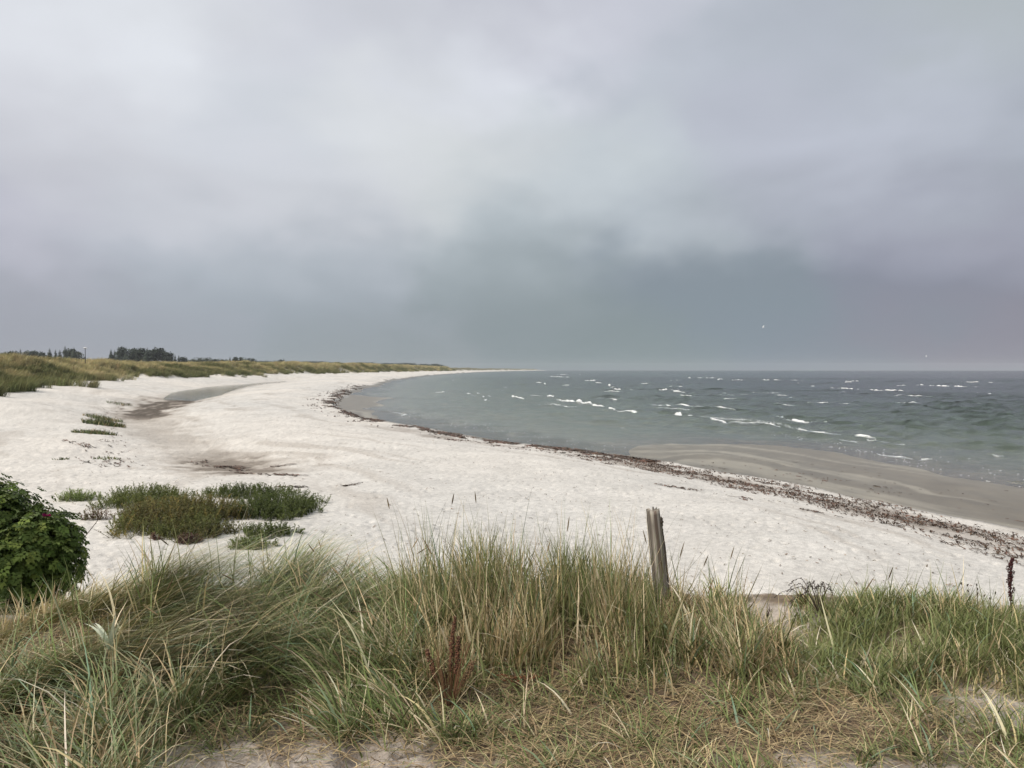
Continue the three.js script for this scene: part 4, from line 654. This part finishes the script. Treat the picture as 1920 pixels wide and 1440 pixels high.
function leafy(seed, wide, low, cols) {
  const r = rng(seed), o = new THREE.Group(), s = new Soup(), t = new Soup(), lobes = [];
  t.tube([[0, -0.03, 0], [0.01, 0.35, 0.01], [0.02, 0.75, 0]], [0.028, 0.018, 0.006], [0.06, 0.05, 0.04], 6);
  for (let k = 0; k < 9; k++) { const a = r() * 6.283, e = wide * 0.6 * Math.sqrt(r()), y = low + (0.88 - low) * r(); lobes.push([Math.cos(a) * e, y, Math.sin(a) * e, (0.16 + 0.14 * r()) * (1 - 0.3 * y) * wide / 0.4]); t.tube([[0.01, y * 0.5, 0], [Math.cos(a) * e, y, Math.sin(a) * e]], [0.012, 0.004], [0.06, 0.05, 0.04], 4); }
  lobes.push([0, 0.86, 0, 0.13]);
  for (const L of lobes) for (let k = 0; k < 70; k++) { const a = r() * 6.283, e = Math.acos(1 - 2 * r()), q = L[3] * (0.55 + 0.5 * r()), h = r() * 6.283, u = (r() - 0.5) * 1.6; s.leaf([L[0] + q * Math.sin(e) * Math.cos(a), Math.min(1, L[1] + q * 0.75 * Math.cos(e)), L[2] + q * Math.sin(e) * Math.sin(a)], [Math.cos(h) * Math.cos(u), Math.sin(u), Math.sin(h) * Math.cos(u)], [-Math.sin(h), 0, Math.cos(h)], 0.07 + 0.06 * r(), 0.06 + 0.04 * r(), tint(mixc(cols[0], cols[1], r()), r, 0.3), 0.4); }
  part(o, 'trunk', t.build(), M.needle); part(o, 'crown', s.build(), M.needle); return o;
}
const kinds = { spruce: [spruce(201, 0.3), spruce(202, 0.36), spruce(203, 0.27)], pine: [leafy(204, 0.34, 0.3, NEEDLE), leafy(205, 0.4, 0.25, NEEDLE)], bush: [leafy(206, 0.75, 0.2, LEAFY), leafy(207, 0.9, 0.15, LEAFY)] };
let kindCount = 0;
/** side: x per metre ahead; d: metres ahead; h: height of the top above the sea */
function tree(kind, sideways, d, topAt, label, group) {
  const k = kindCount++, proto = kinds[kind][k % kinds[kind].length], t = proto.clone(), x = sideways * d, y = ground(x, d), h = topAt - y;
  t.position.set(x, y, -d); t.scale.setScalar(h); t.rotation.y = k * 1.7; top(t, kind === 'spruce' ? 'spruce_tree' : kind === 'pine' ? 'pine_tree' : 'broadleaf_tree');
  tag(t, label, 'tree', group); return t;
}
const up = (px, d) => 5 + px / 1442 * d, sw = (u) => (u - 960) / 1442;
// group left of the lamp post (bearing column, rise above the horizon)
[['bush', 2, 31], ['pine', 12, 36], ['pine', 19, 34], ['bush', 30, 33], ['spruce', 38, 39], ['bush', 48, 34], ['pine', 60, 36], ['bush', 70, 34], ['pine', 80, 32], ['spruce', 93, 44], ['spruce', 104, 42], ['spruce', 112, 39], ['spruce', 122, 45], ['pine', 132, 41], ['spruce', 139, 41], ['bush', 147, 34]].reverse().forEach(([k, u, e], n) => tree(k, sw(u), 880 + 50 * hash(n, 3), up(e * (0.92 + 0.14 * hash(n, 8)), 905), `dark ${k === 'spruce' ? 'pointed spruce' : k === 'pine' ? 'round pine' : 'low broad tree'}, ${ORD[n]} tree left of the lamp post on the skyline`, 'trees behind the far dunes'));
// wood right of the lamp post
[['spruce', 208, 43], ['spruce', 215, 39], ['spruce', 222, 43], ['pine', 230, 41], ['spruce', 237, 43], ['spruce', 245, 42], ['pine', 252, 42], ['spruce', 259, 42], ['pine', 266, 40], ['spruce', 276, 43], ['pine', 283, 41], ['spruce', 290, 43], ['pine', 298, 40], ['spruce', 307, 40], ['pine', 314, 34], ['spruce', 321, 33], ['spruce', 328, 30], ['spruce', 335, 30], ['pine', 342, 27], ['spruce', 350, 26]].forEach(([k, u, e], n) => tree(k, sw(u), 820 + 80 * hash(n, 9), up(e * (0.92 + 0.14 * hash(n, 18)), 860), `dark ${k === 'spruce' ? 'pointed spruce' : 'round pine'}, ${ORD[n]} tree right of the lamp post in the wood`, 'trees behind the far dunes'));
// lower trees farther right
[['bush', 362, 20], ['bush', 374, 22], ['bush', 388, 22], ['pine', 402, 20], ['bush', 416, 20], ['spruce', 431, 26], ['pine', 441, 25], ['pine', 451, 24], ['bush', 466, 22], ['pine', 474, 21]].forEach(([k, u, e], n) => tree(k, sw(u), 980 + 60 * hash(n, 5), up(e, 1000), `hazy low ${k === 'bush' ? 'broad tree' : k === 'pine' ? 'pine' : 'spruce'}, ${ORD[n]} from the right edge of the dark wood`, 'trees behind the far dunes'));
// two hazy trees that stand out of the distant wood
tree('pine', sw(526), 1500, up(20, 1500), 'hazy twin tree standing above the distant wood, on its left', 'hazy trees of the distant wood');
tree('spruce', sw(532), 1500, up(22, 1500), 'hazy pointed twin tree above the distant wood, on its right', 'hazy trees of the distant wood');
// the distant wood that reads as one mass
{
  const r = rng(301), proto = leafy(208, 0.8, 0.15, NEEDLE), crown = proto.children[1].geometry, n = 420, m = new THREE.InstancedMesh(crown, M.needle, n), q = new THREE.Object3D();
  for (let k = 0; k < n; k++) { const u = 350 + 480 * r(), d = 1700 + 900 * r(), x = sw(u) * d, e = mix(17, 9, smooth(480, 830, u)) + fbm(u * 0.02, 2, 3) * 6, y = Math.min(ground(x, d), 6), h = Math.max(5, 5 + e / 1442 * d * (0.75 + 0.3 * r()) - y); q.position.set(x, y, -d); q.rotation.y = r() * 6; q.scale.set(h * 1.1, h, h * 1.1); q.updateMatrix(); m.setMatrixAt(k, q.matrix); }
  top(m, 'distant_wood'); tag(m, 'pale hazy wood along the horizon behind the far dunes', 'wood', null, 'stuff');
}
// dark scrub on the crest of the dunes
[[-0.575, 205, 2.0, 'dark scrub bush on the dune crest at the foot of the lamp post'], [-0.548, 215, 1.7, 'dark scrub bush on the dune crest just right of the lamp post'], [-0.41, 330, 2.2, 'dark scrub bush on the dune crest right of the wood'], [-0.6, 190, 1.6, 'dark scrub bush on the dune crest left of the lamp post']].forEach(([k, d, h, label], n) => { const b = leafy(220 + n, 1.6, 0.1, LEAFY), x = k * d; b.position.set(x, ground(x, d) - 0.2, -d); b.scale.set(h * 1.5, h, h); top(b, 'scrub_bush'); tag(b, label, 'bush', 'scrub on the dune crest'); });

// ---------------------------------------------------------------- gulls
function gull(label, x, y, d, size, bank) {
  const o = new THREE.Group(), white = new THREE.MeshStandardMaterial({ color: new THREE.Color().setRGB(0.82, 0.82, 0.82), roughness: 0.7 }), body = new THREE.LatheGeometry([[0, -0.26], [0.025, -0.22], [0.05, -0.1], [0.066, 0.02], [0.05, 0.12], [0.034, 0.16], [0.04, 0.19], [0.03, 0.225], [0.012, 0.25], [0, 0.29]].map(([a, b]) => new THREE.Vector2(a, b)), 14);
  body.rotateZ(-Math.PI / 2); part(o, 'body', body, white);
  for (const g of [-1, 1]) { const s = new Soup(); s.ribbon([[0.03, 0.03, 0], [0.07, 0.1, g * 0.2], [0.03, 0.13, g * 0.38], [-0.06, 0.08, g * 0.56], [-0.16, 0.02, g * 0.68]], [0.13, 0.14, 0.12, 0.08, 0], [1, 0.1, 0], [[0.75, 0.76, 0.78], [0.75, 0.76, 0.78], [0.7, 0.71, 0.73], [0.6, 0.61, 0.63], [0.1, 0.1, 0.1]]); part(o, 'wing', s.build(), M.farBlade); }
  const tl = new Soup(); tl.ribbon([[-0.2, 0, 0], [-0.3, 0, 0], [-0.37, 0, 0]], [0.05, 0.09, 0.09], [0, 0, 1], [0.8, 0.8, 0.8]); part(o, 'tail', tl.build(), M.farBlade);
  o.position.set(x, y, -d); o.rotation.set(bank, 2.6, 0); o.scale.setScalar(size); top(o, 'gull'); tag(o, label, 'gull', 'gulls over the sea');
}
gull('white gull flying higher over the sea, right of centre', 39.2, 11.66, 120, 0.62, 0.9);
gull('white gull flying low over the horizon near the right edge', 80.8, 7.6, 150, 0.6, 0.7);

renderer.render(scene, camera);
